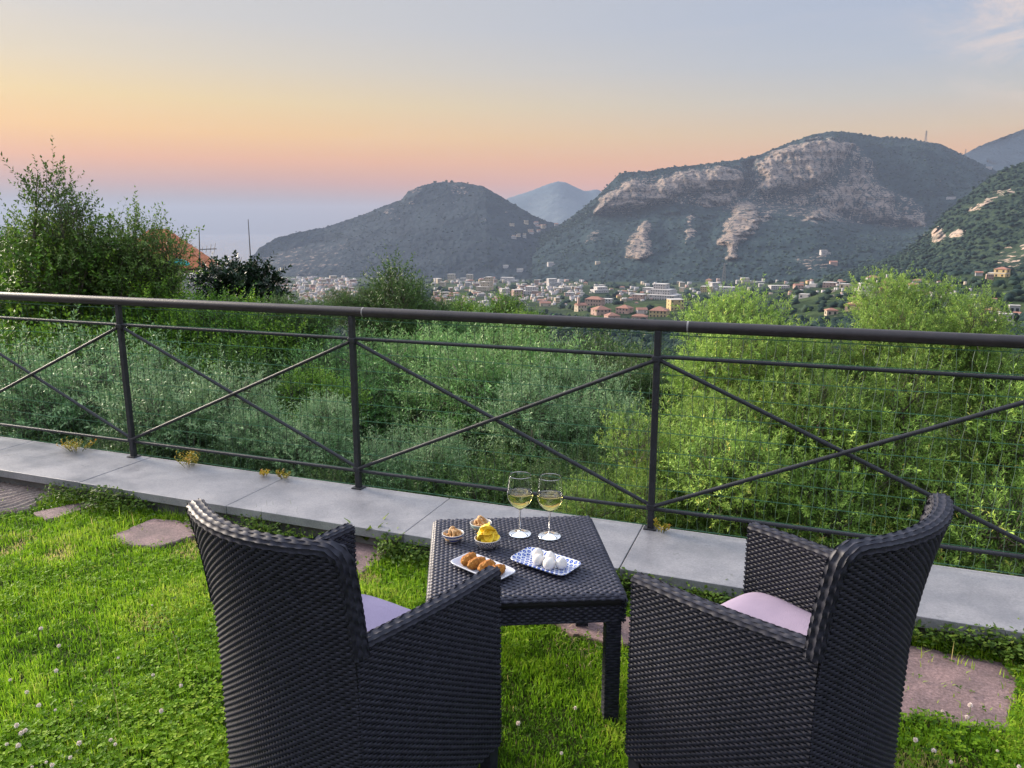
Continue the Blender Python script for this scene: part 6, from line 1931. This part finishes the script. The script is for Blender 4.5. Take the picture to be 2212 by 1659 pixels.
heads = [clover_head(i) for i in range(3)]
stem_me = MB().tube([(0, 0, -0.045), (0.002, 0.001, -0.02), (0, 0, 0.0)], [0.0011, 0.001, 0.0009], 4).mesh('stem'); stem_me.materials.append(m_fstem)
left = [(-1.77, 2.41), (-1.58, 2.15), (-1.54, 2.13), (-1.51, 2.24), (-1.57, 2.25), (-1.54, 2.11), (-1.56, 2.07), (-1.51, 2.05), (-1.25, 2.09), (-1.225, 2.07), (-1.15, 2.22), (-1.33, 2.06), (-1.39, 1.99), (-1.36, 1.97), (-1.33, 2.01), (-1.42, 1.97), (-1.15, 2.37), (-1.86, 2.74), (-0.97, 2.30), (-1.66, 2.33), (-1.63, 2.45), (-1.52, 2.95), (-1.37, 3.17), (-1.02, 2.62), (-1.46, 2.55), (-1.28, 2.44), (-1.72, 2.62)]
right = [(1.42, 2.235), (1.52, 2.25), (1.48, 2.20), (1.48, 2.04), (1.50, 1.97), (1.28, 2.03), (1.31, 1.99), (1.25, 2.08)]
mid = [(0.15, 2.03), (0.02, 2.16), (0.21, 2.25)]
for pts, lab, grp in ((left, 'white clover flower in the open lawn beside the lavender-cushioned chair', 'clover flowers in the open lawn'), (right, 'white clover flower beside the large mauve stepping stone', 'clover flowers by the large stone'), (mid, 'small white clover flower in the grass under the table', 'clover flowers under the table')):
    for i, (x, y) in enumerate(pts):
        s = (0.62 if i % 3 == 0 else 0.9) * rng.uniform(0.85, 1.2)
        r = empty('clover_flower', (x, y, 0.044 * max(s, 0.8)), rng.uniform(0, 6.28)); tag(r, lab, 'clover flower', grp)
        h_ = bpy.data.objects.new('flower_head', heads[i % 3]); link(h_, r); h_.scale = (s, s, s); h_.rotation_euler = (rng.normal() * 0.25, rng.normal() * 0.25, 0)
        link(bpy.data.objects.new('stem', stem_me), r)
# ribwort stalks standing out of the grass
for x, y, h, lab in [(-1.56, 2.62, 0.17, 'thin pale seed stalk in the lawn away from the chairs'), (-1.27, 2.18, 0.20, 'long pale seed stalk in the lawn near the lavender-cushioned chair'), (-1.22, 2.52, 0.14, 'short pale seed stalk in the lawn')]:
    r = empty('seed_stalk', (x, y, 0)); tag(r, lab, 'seed stalk', 'pale seed stalks in the lawn')
    MB().tube([(0, 0, -0.01), (-0.006, 0.01, h * 0.5), (-0.022, 0.02, h)], [0.0016, 0.0014, 0.001], 5).build('stalk', pmat('straw_stalk', (0.42, 0.40, 0.12), rough=0.6), r)
    MB().lathe([(0.0005, 0), (0.003, 0.004), (0.003, 0.010), (0.0005, 0.014)], 8, Matrix.Translation((-0.022, 0.02, h - 0.002))).build('seed_head', m_dry, r, smooth=True)
